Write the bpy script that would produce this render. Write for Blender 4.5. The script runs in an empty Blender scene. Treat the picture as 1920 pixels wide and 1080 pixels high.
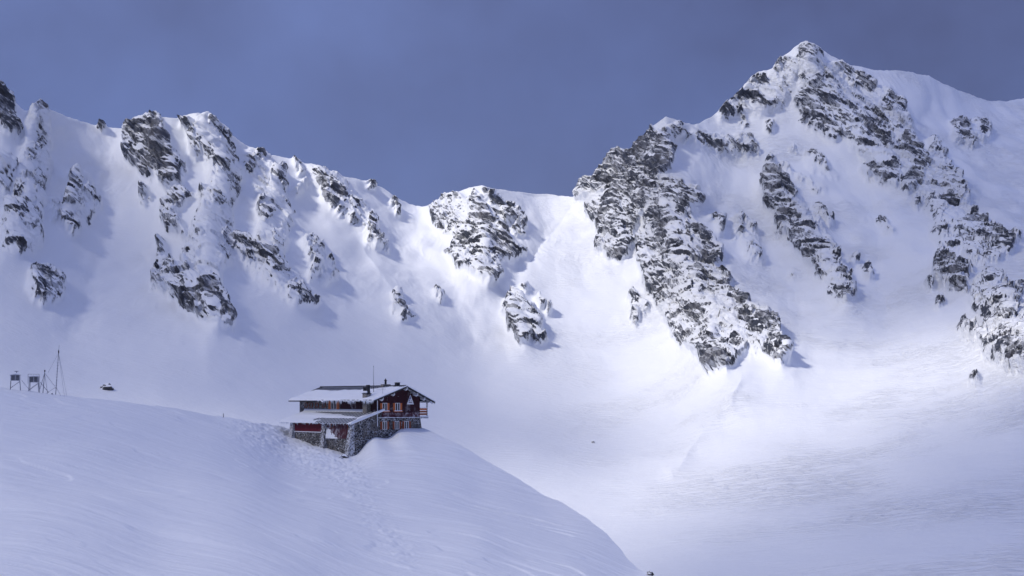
import bpy, bmesh, math, random
import numpy as np
from mathutils import Vector, Matrix

random.seed(7)
SC = bpy.context.scene
COL = SC.collection

# ------------------------------------------------------------------ camera
# survey camera: 1920 px wide picture, focal length 2400 px, level, horizon at row 750
F, CX, HZ = 2400.0, 960.0, 750.0
cam = bpy.data.cameras.new('camera')
cam.sensor_width = 36.0
cam.lens = 36.0 * F / 1920.0
cam.shift_y = (HZ - 540.0) / 1920.0
cam.clip_start, cam.clip_end = 0.5, 40000.0
camo = bpy.data.objects.new('camera', cam)
camo.rotation_euler = (math.radians(90), 0, 0)
COL.objects.link(camo)
SC.camera = camo

# ------------------------------------------------------------------ sun and sky
SUN_DIR = Vector((-0.60, -0.28, 0.70)).normalized()      # towards the sun
sun = bpy.data.lights.new('sun', 'SUN')
sun.energy = 3.0
sun.angle = math.radians(7.0)                            # veiled by thin cloud
sun.color = (1.0, 0.95, 0.87)
suno = bpy.data.objects.new('sun', sun)
suno.rotation_euler = SUN_DIR.to_track_quat('Z', 'Y').to_euler()
suno.location = SUN_DIR * 500
COL.objects.link(suno)

VEIL_OFFSET = (-2.992, 6.004, -1.108)
world = bpy.data.worlds.new('World')
SC.world = world
world.use_nodes = True
wn, wl = world.node_tree.nodes, world.node_tree.links
wn.clear()
w_out = wn.new('ShaderNodeOutputWorld')
w_bg = wn.new('ShaderNodeBackground')
w_sky = wn.new('ShaderNodeTexSky')
w_sky.sky_type = 'NISHITA'
w_sky.sun_disc = False
w_sky.sun_elevation = math.asin(SUN_DIR.z)
w_sky.sun_rotation = math.atan2(SUN_DIR.x, SUN_DIR.y)
w_sky.altitude = 2100
w_sky.air_density = 1.0
w_sky.dust_density = 0.6
w_sky.ozone_density = 3.0
w_bg.inputs['Strength'].default_value = 0.10
# the clear sky is dulled by a high veil of cloud, all round
w_tint = wn.new('ShaderNodeMix')
w_tint.data_type = 'RGBA'
w_tint.blend_type = 'MULTIPLY'
w_tint.inputs[0].default_value = 1.0
w_tint.inputs[7].default_value = (0.62, 0.58, 0.86, 1)
wl.new(w_sky.outputs[0], w_tint.inputs[6])
w_tc = wn.new('ShaderNodeTexCoord')
w_n = wn.new('ShaderNodeTexNoise')
w_n.inputs['Scale'].default_value = 2.2
w_n.inputs['Detail'].default_value = 3.0
w_n.inputs['Roughness'].default_value = 0.45
wl.new(w_tc.outputs['Generated'], w_n.inputs['Vector'])
w_r = wn.new('ShaderNodeMapRange')
w_r.inputs[1].default_value, w_r.inputs[2].default_value = 0.35, 0.7
w_r.inputs[3].default_value, w_r.inputs[4].default_value = 0.75, 0.95
wl.new(w_n.outputs['Fac'], w_r.inputs[0])
# overcast veil: the standard rise in brightness from horizon to zenith
w_sep = wn.new('ShaderNodeSeparateXYZ')
wl.new(w_tc.outputs['Generated'], w_sep.inputs[0])
w_veil = wn.new('ShaderNodeMix')
w_veil.data_type = 'RGBA'
w_veil.inputs[6].default_value = (0.98, 1.38, 3.30, 1)
w_veil.inputs[7].default_value = (4.3, 5.3, 11.0, 1)
w_pow = wn.new('ShaderNodeMath')
w_pow.operation = 'POWER'
w_pow.use_clamp = True
w_pow.inputs[1].default_value = 1.7
wl.new(w_sep.outputs[2], w_pow.inputs[0])
wl.new(w_pow.outputs[0], w_veil.inputs[0])
w_mix = wn.new('ShaderNodeMix')
w_mix.data_type = 'RGBA'
# soft thicker and thinner bands in the veil
w_n2 = wn.new('ShaderNodeTexNoise')
w_n2.inputs['Scale'].default_value = 1.6
w_n2.inputs['Detail'].default_value = 6.0
w_n2.inputs['Roughness'].default_value = 0.56
w_map = wn.new('ShaderNodeMapping')
w_map.inputs['Location'].default_value = VEIL_OFFSET
wl.new(w_tc.outputs['Generated'], w_map.inputs['Vector'])
wl.new(w_map.outputs[0], w_n2.inputs['Vector'])
w_r2 = wn.new('ShaderNodeMapRange')
w_r2.inputs[1].default_value, w_r2.inputs[2].default_value = 0.36, 0.64
wl.new(w_n2.outputs['Fac'], w_r2.inputs[0])
w_cl = wn.new('ShaderNodeMix')
w_cl.data_type = 'RGBA'
w_cl.inputs[6].default_value = (0.60, 0.54, 0.50, 1)
w_cl.inputs[7].default_value = (1.34, 1.40, 1.36, 1)
wl.new(w_r2.outputs[0], w_cl.inputs[0])
w_vm = wn.new('ShaderNodeMix')
w_vm.data_type = 'RGBA'
w_vm.blend_type = 'MULTIPLY'
w_vm.inputs[0].default_value = 1.0
wl.new(w_veil.outputs[2], w_vm.inputs[6])
wl.new(w_cl.outputs[2], w_vm.inputs[7])
wl.new(w_vm.outputs[2], w_mix.inputs[7])
wl.new(w_r.outputs[0], w_mix.inputs[0])
wl.new(w_tint.outputs[2], w_mix.inputs[6])
wl.new(w_mix.outputs[2], w_bg.inputs['Color'])
wl.new(w_bg.outputs[0], w_out.inputs['Surface'])

SC.view_settings.view_transform = 'Standard'
SC.view_settings.look = 'None'
SC.view_settings.gamma = 1.0
SC.view_settings.exposure = 0.07
SC.view_settings.use_curve_mapping = False
SC.cycles.max_bounces = 8
SC.cycles.diffuse_bounces = 6
SC.cycles.use_denoising = True

# ------------------------------------------------------------------ numpy noise
_rng = np.random.default_rng(11)
PERM = _rng.permutation(256).astype(np.int64)
PERM = np.concatenate([PERM, PERM, PERM])
GRAD = _rng.normal(size=(256, 3)).astype(np.float32)
GRAD /= np.linalg.norm(GRAD, axis=1)[:, None]


def gnoise(x, y, z):
    """gradient noise, about -0.8 .. 0.8"""
    xi, yi, zi = np.floor(x), np.floor(y), np.floor(z)
    fx, fy, fz = (x - xi).astype(np.float32), (y - yi).astype(np.float32), (z - zi).astype(np.float32)
    xi, yi, zi = xi.astype(np.int64) & 255, yi.astype(np.int64) & 255, zi.astype(np.int64) & 255
    u = fx * fx * fx * (fx * (fx * 6 - 15) + 10)
    v = fy * fy * fy * (fy * (fy * 6 - 15) + 10)
    w = fz * fz * fz * (fz * (fz * 6 - 15) + 10)

    def corner(a, b, c):
        h = PERM[(PERM[(PERM[(xi + a) & 255] + yi + b) & 255] + zi + c) & 255]
        g = GRAD[h]
        return g[..., 0] * (fx - a) + g[..., 1] * (fy - b) + g[..., 2] * (fz - c)

    def lerp(a, b, t):
        return a + (b - a) * t
    x00 = lerp(corner(0, 0, 0), corner(1, 0, 0), u)
    x10 = lerp(corner(0, 1, 0), corner(1, 1, 0), u)
    x01 = lerp(corner(0, 0, 1), corner(1, 0, 1), u)
    x11 = lerp(corner(0, 1, 1), corner(1, 1, 1), u)
    return lerp(lerp(x00, x10, v), lerp(x01, x11, v), w) * 1.5


def fbm(x, y, z, octaves=4, gain=0.5, ridged=False):
    s, a, t = 0.0, 1.0, 0.0
    for k in range(octaves):
        n = gnoise(x + 17.3 * k, y - 9.1 * k, z + 5.7 * k)
        if ridged:
            n = 1.0 - 2.0 * np.abs(n)
        s = s + a * n
        t += a
        a *= gain
        x, y, z = x * 2.03, y * 2.03, z * 2.03
    return s / t


def sstep(a, b, x):
    t = np.clip((x - a) / (b - a), 0, 1)
    return t * t * (3 - 2 * t)


def tps_fit(pts, smooth=0.0):
    p = np.array(pts, float)
    xy, v = p[:, :2] / 400.0, p[:, 2]
    n = len(p)
    r2 = ((xy[:, None] - xy[None]) ** 2).sum(-1)
    K = 0.5 * r2 * np.log(r2 + 1e-12) + smooth * np.eye(n)
    P = np.c_[np.ones(n), xy]
    A = np.block([[K, P], [P.T, np.zeros((3, 3))]])
    c = np.linalg.solve(A, np.r_[v, 0, 0, 0])
    return xy, c


def tps_eval(fit, X, Y):
    xy, c = fit
    X, Y = X / 400.0, Y / 400.0
    out = c[-3] + c[-2] * X + c[-1] * Y
    for (a, b), k in zip(xy, c[:-3]):
        r2 = (X - a) ** 2 + (Y - b) ** 2
        out = out + k * 0.5 * r2 * np.log(r2 + 1e-12)
    return out


def lattice_eval(fit, PX, PY, st):
    """thin-plate surface on a regular lattice, read back with cubic interpolation"""
    x0, y0 = PX.min() - 3 * st, PY.min() - 3 * st
    gx = np.arange(x0, PX.max() + 4 * st, st)
    gy = np.arange(y0, PY.max() + 4 * st, st)
    G = tps_eval(fit, *np.meshgrid(gx, gy))
    a, b = (PX - x0) / st, (PY - y0) / st
    i, j = np.floor(a).astype(np.int64), np.floor(b).astype(np.int64)
    a, b = a - i, b - j

    def wts(t):
        return (((1 - t) ** 3) / 6, (3 * t ** 3 - 6 * t * t + 4) / 6, (-3 * t ** 3 + 3 * t * t + 3 * t + 1) / 6, t ** 3 / 6)
    wa, wb = wts(a), wts(b)
    out = 0.0
    for q in range(4):
        for p in range(4):
            out = out + wa[p] * wb[q] * G[j - 1 + q, i - 1 + p]
    return out


def blocks(x, y, z, seed):
    """fractured blocks: every cell its own height and tilt, hard joints between"""
    xi, yi, zi = np.floor(x).astype(np.int64), np.floor(y).astype(np.int64), np.floor(z).astype(np.int64)
    best = np.full(x.shape, 1e9, np.float32)
    val = np.zeros(x.shape, np.float32)
    for a in (-1, 0, 1):
        for b in (-1, 0, 1):
            for c in (-1, 0, 1):
                cx, cy, cz = xi + a, yi + b, zi + c
                h = PERM[(PERM[(PERM[(cx + seed) & 255] + cy) & 255] + cz) & 255]
                h2 = PERM[(h + 71) & 255]
                dx = x - cx - 0.5 - 0.9 * GRAD[h, 0] * 0.6
                dy = y - cy - 0.5 - 0.9 * GRAD[h, 1] * 0.6
                dz = z - cz - 0.5 - 0.9 * GRAD[h, 2] * 0.6
                d = (dx * dx + dy * dy + dz * dz).astype(np.float32)
                m = d < best
                v = (h2 / 127.5 - 1) + 1.1 * (GRAD[h2, 0] * dx + GRAD[h2, 1] * dy + GRAD[h2, 2] * dz)
                val = np.where(m, v, val)
                best = np.where(m, d, best)
    return val


def seg_dist(X, Y, line):
    """distance to a polyline and the radius interpolated along it"""
    best = np.full(X.shape, 1e9)
    rad = np.ones(X.shape)
    if len(line) == 1:
        a = line[0]
        return np.hypot(X - a[0], Y - a[1]), np.full(X.shape, a[2] if len(a) > 2 else 1.0)
    for a, b in zip(line[:-1], line[1:]):
        dx, dy = b[0] - a[0], b[1] - a[1]
        t = np.clip(((X - a[0]) * dx + (Y - a[1]) * dy) / (dx * dx + dy * dy + 1e-9), 0, 1)
        d = np.hypot(X - a[0] - t * dx, Y - a[1] - t * dy)
        r = (a[2] + t * (b[2] - a[2])) if len(a) > 2 else 1.0
        m = d < best
        best = np.where(m, d, best)
        rad = np.where(m, r, rad)
    return best, rad


def poly_sd(X, Y, poly):
    """signed distance to a polygon, positive inside"""
    inside = np.zeros(X.shape, bool)
    n = len(poly)
    for i in range(n):
        x0, y0 = poly[i]
        x1, y1 = poly[(i + 1) % n]
        c = (y0 > Y) != (y1 > Y)
        xx = (x1 - x0) * (Y - y0) / (y1 - y0 + 1e-12) + x0
        inside ^= c & (X < xx)
    d, _ = seg_dist(X, Y, list(poly) + [poly[0]])
    return np.where(inside, d, -d)


def blur2(a, k):
    for _ in range(k):
        b = a.copy()
        b[1:-1] = (a[:-2] + 2 * a[1:-1] + a[2:]) / 4
        a = b.copy()
        a[:, 1:-1] = (b[:, :-2] + 2 * b[:, 1:-1] + b[:, 2:]) / 4
    return a


def grid_normals(P):
    du = np.gradient(P, axis=1)
    dv = np.gradient(P, axis=0)
    n = np.cross(du, dv)
    n /= np.linalg.norm(n, axis=-1, keepdims=True) + 1e-12
    return n


# ------------------------------------------------------------------ materials
def new_mat(name):
    m = bpy.data.materials.new(name)
    m.use_nodes = True
    nt = m.node_tree
    nt.nodes.clear()
    out = nt.nodes.new('ShaderNodeOutputMaterial')
    bs = nt.nodes.new('ShaderNodeBsdfPrincipled')
    nt.links.new(bs.outputs[0], out.inputs['Surface'])
    return m, nt, bs


def N(nt, kind, **kw):
    n = nt.nodes.new(kind)
    for k, v in kw.items():
        setattr(n, k, v)
    return n


def noise_node(nt, vec, scale, detail=4.0, rough=0.55):
    n = N(nt, 'ShaderNodeTexNoise')
    n.inputs['Scale'].default_value = scale
    n.inputs['Detail'].default_value = detail
    n.inputs['Roughness'].default_value = rough
    nt.links.new(vec, n.inputs['Vector'])
    return n.outputs['Fac']


def mapr(nt, val, a, b, c=0.0, d=1.0, smooth=True):
    n = N(nt, 'ShaderNodeMapRange')
    n.interpolation_type = 'SMOOTHSTEP' if smooth else 'LINEAR'
    for i, v in enumerate((a, b, c, d)):
        n.inputs[i + 1].default_value = v
    nt.links.new(val, n.inputs[0])
    return n.outputs[0]


def mixc(nt, fac, a, b):
    n = N(nt, 'ShaderNodeMix', data_type='RGBA')
    for sock, v in ((n.inputs[6], a), (n.inputs[7], b)):
        if isinstance(v, tuple):
            sock.default_value = (*v, 1)
        else:
            nt.links.new(v, sock)
    if isinstance(fac, float):
        n.inputs[0].default_value = fac
    else:
        nt.links.new(fac, n.inputs[0])
    return n.outputs[2]


def mth(nt, op, a, b=None):
    n = N(nt, 'ShaderNodeMath', operation=op)
    for i, v in enumerate((a, b)):
        if v is None:
            continue
        if isinstance(v, (int, float)):
            n.inputs[i].default_value = v
        else:
            nt.links.new(v, n.inputs[i])
    return n.outputs[0]


def mapping(nt, vec, scale=(1, 1, 1), rot=(0, 0, 0)):
    n = N(nt, 'ShaderNodeMapping')
    n.inputs['Scale'].default_value = scale
    n.inputs['Rotation'].default_value = rot
    nt.links.new(vec, n.inputs['Vector'])
    return n.outputs[0]


SNOW_C = (0.84, 0.86, 0.90)


def mat_alpine():
    m, nt, bs = new_mat('alpine_snow_and_rock')
    geo = N(nt, 'ShaderNodeNewGeometry')
    pos = geo.outputs['Position']
    att = N(nt, 'ShaderNodeAttribute', attribute_name='rock').outputs['Fac']
    # strata: long along the dip, fine across it
    st = mapping(nt, pos, scale=(1, 1, 1), rot=(0, math.radians(-47), 0))
    st = mapping(nt, st, scale=(0.07, 0.12, 0.50))
    n_st = noise_node(nt, st, 1.0, 5, 0.62)
    n_fine = noise_node(nt, pos, 0.30, 5, 0.7)
    mixn = mth(nt, 'ADD', mth(nt, 'MULTIPLY', n_st, 0.55), mth(nt, 'MULTIPLY', n_fine, 0.45))
    v = mth(nt, 'ADD', att, mth(nt, 'MULTIPLY', mth(nt, 'SUBTRACT', mixn, 0.5), 2.0))
    rockf = mapr(nt, v, 0.42, 0.60)
    rockf = mth(nt, 'MULTIPLY', rockf, mapr(nt, att, 0.02, 0.12))
    n_col = noise_node(nt, pos, 0.045, 4, 0.6)
    rc = mixc(nt, mapr(nt, n_col, 0.45, 0.66), (0.046, 0.053, 0.074), (0.095, 0.092, 0.102))
    # dark joints along the strata
    st2 = mapping(nt, mapping(nt, pos, rot=(0, math.radians(-50), 0.2)), scale=(0.06, 0.10, 0.36))
    n_j = noise_node(nt, st2, 1.0, 4, 0.65)
    rc = mixc(nt, mapr(nt, n_j, 0.50, 0.60), rc, (0.013, 0.014, 0.020))
    # rime and blown snow caught on the rough faces
    st3 = mapping(nt, mapping(nt, pos, rot=(0, math.radians(-44), 0.0)), scale=(0.09, 0.14, 0.40))
    rime = mapr(nt, mth(nt, 'ADD', mth(nt, 'MULTIPLY', noise_node(nt, st3, 1.0, 4, 0.7), 0.7), mth(nt, 'MULTIPLY', n_col, 0.3)), 0.470, 0.56, 0.0, 0.88)
    rime = mth(nt, 'MULTIPLY', rime, mapr(nt, att, 0.75, 1.05, 1.0, 0.3))
    rc = mixc(nt, rime, rc, (0.58, 0.60, 0.65))
    snow = mixc(nt, noise_node(nt, pos, 0.01, 3, 0.5), (0.82, 0.845, 0.89), (0.86, 0.875, 0.91))
    col = mixc(nt, rockf, snow, rc)
    nt.links.new(col, bs.inputs['Base Color'])
    rr = mth(nt, 'ADD', mth(nt, 'MULTIPLY', rockf, 0.25), 0.6)
    nt.links.new(rr, bs.inputs['Roughness'])
    bs.inputs['Specular IOR Level'].default_value = 0.25
    # relief: sastrugi on snow, strata on rock
    sas = mapping(nt, mapping(nt, pos, rot=(0, 0, math.radians(12))), scale=(0.10, 0.40, 0.40))
    rip = noise_node(nt, sas, 1.0, 4, 0.6)
    rip = mth(nt, 'MULTIPLY', mapr(nt, rip, 0.42, 0.62), mapr(nt, noise_node(nt, pos, 0.011, 3, 0.6), 0.38, 0.62, 0.05, 1.25))
    # the wind scours the right-hand side of the bowl; the lee side stays powdery
    sepx = N(nt, 'ShaderNodeSeparateXYZ')
    nt.links.new(pos, sepx.inputs[0])
    rip = mth(nt, 'MULTIPLY', rip, mapr(nt, sepx.outputs[0], -30.0, 130.0, 0.12, 1.0))
    hs = mth(nt, 'ADD', mth(nt, 'MULTIPLY', rip, 1.0),
             mth(nt, 'MULTIPLY', noise_node(nt, pos, 0.22, 5, 0.65), 0.5))
    hr = mth(nt, 'MULTIPLY', mixn, 8.0)
    hmix = N(nt, 'ShaderNodeMix', data_type='FLOAT')
    nt.links.new(rockf, hmix.inputs[0])
    nt.links.new(hs, hmix.inputs[2])
    nt.links.new(hr, hmix.inputs[3])
    bp = N(nt, 'ShaderNodeBump')
    bp.inputs['Strength'].default_value = 0.7
    bp.inputs['Distance'].default_value = 1.0
    nt.links.new(hmix.outputs[0], bp.inputs['Height'])
    nt.links.new(bp.outputs[0], bs.inputs['Normal'])
    return m


def mat_near_snow():
    m, nt, bs = new_mat('wind_packed_snow')
    geo = N(nt, 'ShaderNodeNewGeometry')
    pos = geo.outputs['Position']
    snow = mixc(nt, noise_node(nt, pos, 0.06, 3, 0.5), (0.82, 0.845, 0.89), (0.86, 0.875, 0.91))
    nt.links.new(snow, bs.inputs['Base Color'])
    bs.inputs['Roughness'].default_value = 0.6
    bs.inputs['Specular IOR Level'].default_value = 0.25
    sas = mapping(nt, mapping(nt, pos, rot=(0, 0, math.radians(25))), scale=(0.10, 0.6, 0.6))
    h = mth(nt, 'ADD', mth(nt, 'MULTIPLY', mapr(nt, noise_node(nt, sas, 1.0, 4, 0.55), 0.35, 0.65), 0.12),
            mth(nt, 'MULTIPLY', noise_node(nt, pos, 1.6, 4, 0.6), 0.09))
    bp = N(nt, 'ShaderNodeBump')
    bp.inputs['Strength'].default_value = 0.5
    bp.inputs['Distance'].default_value = 1.0
    nt.links.new(h, bp.inputs['Height'])
    nt.links.new(bp.outputs[0], bs.inputs['Normal'])
    return m


M_ALP = mat_alpine()
M_SNOW = mat_near_snow()


# ------------------------------------------------------------------ mesh helpers
def mesh_np(name, verts, quads, mat, rock=None, smooth=True):
    me = bpy.data.meshes.new(name)
    nv, nf = len(verts), len(quads)
    me.vertices.add(nv)
    me.vertices.foreach_set('co', np.ascontiguousarray(verts, np.float32).ravel())
    me.loops.add(nf * 4)
    me.loops.foreach_set('vertex_index', np.ascontiguousarray(quads, np.int32).ravel())
    me.polygons.add(nf)
    me.polygons.foreach_set('loop_start', np.arange(0, nf * 4, 4, dtype=np.int32))
    me.polygons.foreach_set('use_smooth', np.full(nf, smooth, bool))
    if rock is not None:
        at = me.attributes.new('rock', 'FLOAT', 'POINT')
        at.data.foreach_set('value', np.ascontiguousarray(rock, np.float32))
    me.materials.append(mat)
    me.update(calc_edges=True)
    return me


def link(name, me, parent=None):
    o = bpy.data.objects.new(name, me)
    COL.objects.link(o)
    if parent is not None:
        o.parent = parent
    return o


def quads_of(nr, nc):
    i = np.arange(nr * nc).reshape(nr, nc)
    return np.stack([i[:-1, :-1], i[1:, :-1], i[1:, 1:], i[:-1, 1:]], -1).reshape(-1, 4)


def submesh(name, V, Q, sel, mat, rock):
    q = Q[sel]
    u, inv = np.unique(q.ravel(), return_inverse=True)
    return mesh_np(name, V[u], inv.reshape(-1, 4), mat, rock[u])


def interp(xs, pts):
    p = np.array(pts, float)
    return np.interp(xs, p[:, 0], p[:, 1])


def smooth_curve(xs, pts, k=3):
    return interp(xs, pts)


# ------------------------------------------------------------------ THE MOUNTAINS
SKY_LINE = [(-900, 120), (-500, 140), (-200, 190), (-80, 130), (-20, 150), (0, 167), (20, 185), (45, 208), (62, 206), (72, 198),
            (90, 203), (130, 222), (180, 238), (200, 241), (240, 240), (262, 225), (290, 217), (330, 220), (355, 212),
            (372, 209), (388, 216), (410, 235), (440, 255), (480, 283), (520, 293), (552, 299), (600, 316), (645, 330),
            (690, 341), (715, 352), (740, 370), (765, 383), (790, 388), (810, 383), (835, 368), (870, 354), (903, 347),
            (935, 356), (980, 360), (1030, 363), (1075, 369), (1088, 345), (1105, 335), (1115, 338), (1135, 312),
            (1152, 288), (1175, 288), (1190, 280), (1208, 262), (1225, 240), (1248, 220), (1270, 228), (1300, 235),
            (1330, 222), (1352, 205), (1380, 183), (1405, 150), (1420, 138), (1450, 130), (1462, 110), (1490, 90),
            (1510, 80), (1535, 85), (1560, 105), (1590, 122), (1640, 132), (1690, 134), (1742, 142), (1770, 158),
            (1810, 175), (1850, 190), (1890, 190), (1920, 184), (1990, 215), (2150, 250), (2400, 200), (2800, 260)]

BASE = [  # (picture column, picture row, metres away)
    (-900, 1250, 250), (-400, 1250, 250), (300, 1250, 260), (900, 1250, 270), (1500, 1250, 230), (2100, 1250, 210), (2800, 1250, 210),
    (1300, 1080, 340), (1600, 1080, 305), (1920, 1080, 280), (2400, 1080, 270),
    (1000, 1000, 440), (700, 950, 430), (300, 900, 420), (0, 880, 400), (-400, 880, 380), (-900, 880, 360),
    (1300, 900, 530), (1600, 900, 470), (1920, 900, 410), (2400, 900, 380), (1000, 850, 610), (700, 850, 560), (300, 810, 490),
    (0, 740, 480), (300, 740, 540), (600, 740, 640), (900, 740, 770), (1150, 740, 800), (1400, 740, 690), (1650, 740, 620),
    (1920, 740, 545), (2400, 740, 500), (-400, 740, 430), (-900, 740, 400),
    (-900, 600, 520), (-400, 600, 540), (0, 600, 600), (300, 600, 690), (600, 600, 800), (800, 600, 890), (1000, 600, 960),
    (1200, 600, 970), (1450, 600, 870), (1650, 600, 820), (1920, 600, 730), (2400, 600, 680),
    (-900, 450, 640), (-400, 450, 680), (0, 450, 740), (200, 450, 830), (350, 450, 850), (600, 450, 980), (800, 470, 1090),
    (1000, 480, 1120), (1150, 480, 1120), (1300, 480, 1080), (1550, 480, 1010), (1750, 480, 950), (1920, 480, 920), (2400, 450, 880),
    (-900, 120, 880), (-400, 150, 900), (0, 170, 960), (200, 240, 1030), (370, 212, 1060), (500, 290, 1130), (650, 330, 1200),
    (780, 387, 1260), (900, 350, 1260), (1000, 362, 1300), (1085, 367, 1300), (1150, 290, 1290), (1245, 222, 1300),
    (1350, 215, 1330), (1510, 82, 1400), (1620, 130, 1420), (1745, 142, 1450), (1850, 190, 1500), (1920, 185, 1520),
    (2400, 200, 1500), (2800, 250, 1480), (2800, 600, 680), (2800, 900, 380)]

RIBS = [  # (line, metres it stands out, width)
    ([(70, 195), (62, 290), (45, 420), (20, 480)], 26, 42),
    ([(-30, 150), (20, 240), (0, 330)], 26, 45),
    ([(140, 330), (130, 430)], 14, 30),
    ([(60, 480), (85, 540)], 16, 40),
    ([(270, 220), (300, 290), (330, 350)], 34, 45),
    ([(370, 210), (400, 260), (420, 330), (385, 420), (375, 520), (420, 605)], 40, 55),
    ([(470, 280), (520, 335), (500, 430), (515, 510), (560, 565)], 24, 38),
    ([(600, 316), (635, 375), (690, 425), (712, 458)], 24, 38),
    ([(715, 500), (755, 595)], 8, 26),
    ([(903, 347), (893, 395), (905, 440), (905, 530)], 46, 50),
    ([(905, 350), (960, 410), (985, 435)], 18, 26),
    ([(985, 545), (965, 590), (985, 640)], 24, 36),
    ([(1245, 222), (1230, 300), (1245, 360), (1260, 440), (1300, 560), (1350, 690)], 62, 70),
    ([(1280, 345), (1345, 460), (1400, 575), (1470, 675)], 42, 48),
    ([(1100, 340), (1150, 400), (1160, 480)], 30, 45),
    ([(1245, 222), (1310, 255), (1400, 285)], 14, 30),
    ([(1435, 320), (1480, 395), (1540, 480), (1595, 565)], 30, 40),
    ([(1400, 150), (1380, 195), (1440, 205)], 14, 28),
    ([(1510, 82), (1530, 170), (1600, 250), (1680, 320), (1700, 362)], 34, 50),
    ([(1700, 270), (1760, 320), (1815, 350), (1845, 385), (1925, 452), (2000, 500)], 46, 45),
    ([(1790, 240), (1840, 275)], 12, 25),
    ([(1840, 530), (1880, 600), (1930, 700)], 36, 60),
    ([(1390, 700), (1375, 735), (1335, 790), (1300, 835), (1255, 885)], 7, 40),
    ([(1392, 702), (1376, 735), (1337, 790), (1302, 835), (1262, 880)], 4.2, 10),
    ([(1075, 385), (1040, 430), (1012, 460), (985, 500)], -5, 8),
    ([(725, 430), (760, 500), (800, 560)], -3, 9),
    ([(690, 470), (735, 545), (760, 600)], 3, 8),
    # gullies
    ([(205, 250), (215, 380), (185, 520), (130, 620)], -20, 66),
    ([(330, 240), (350, 300), (300, 400), (270, 480)], -16, 36),
    ([(560, 380), (610, 480), (660, 560)], -16, 50),
    ([(775, 390), (780, 460), (850, 560), (900, 640)], -34, 65),
    ([(1040, 400), (1005, 465), (960, 540)], -26, 40),
    ([(1200, 350), (1190, 430), (1160, 520)], -12, 30),
    ([(1400, 300), (1420, 430), (1500, 580)], -26, 55),
    ([(1620, 350), (1650, 480), (1660, 620)], -34, 75),
    ([(1740, 220), (1840, 310), (1960, 400)], -44, 60),
    ([(1850, 420), (1820, 560), (1800, 680)], -14, 50),
]

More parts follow.
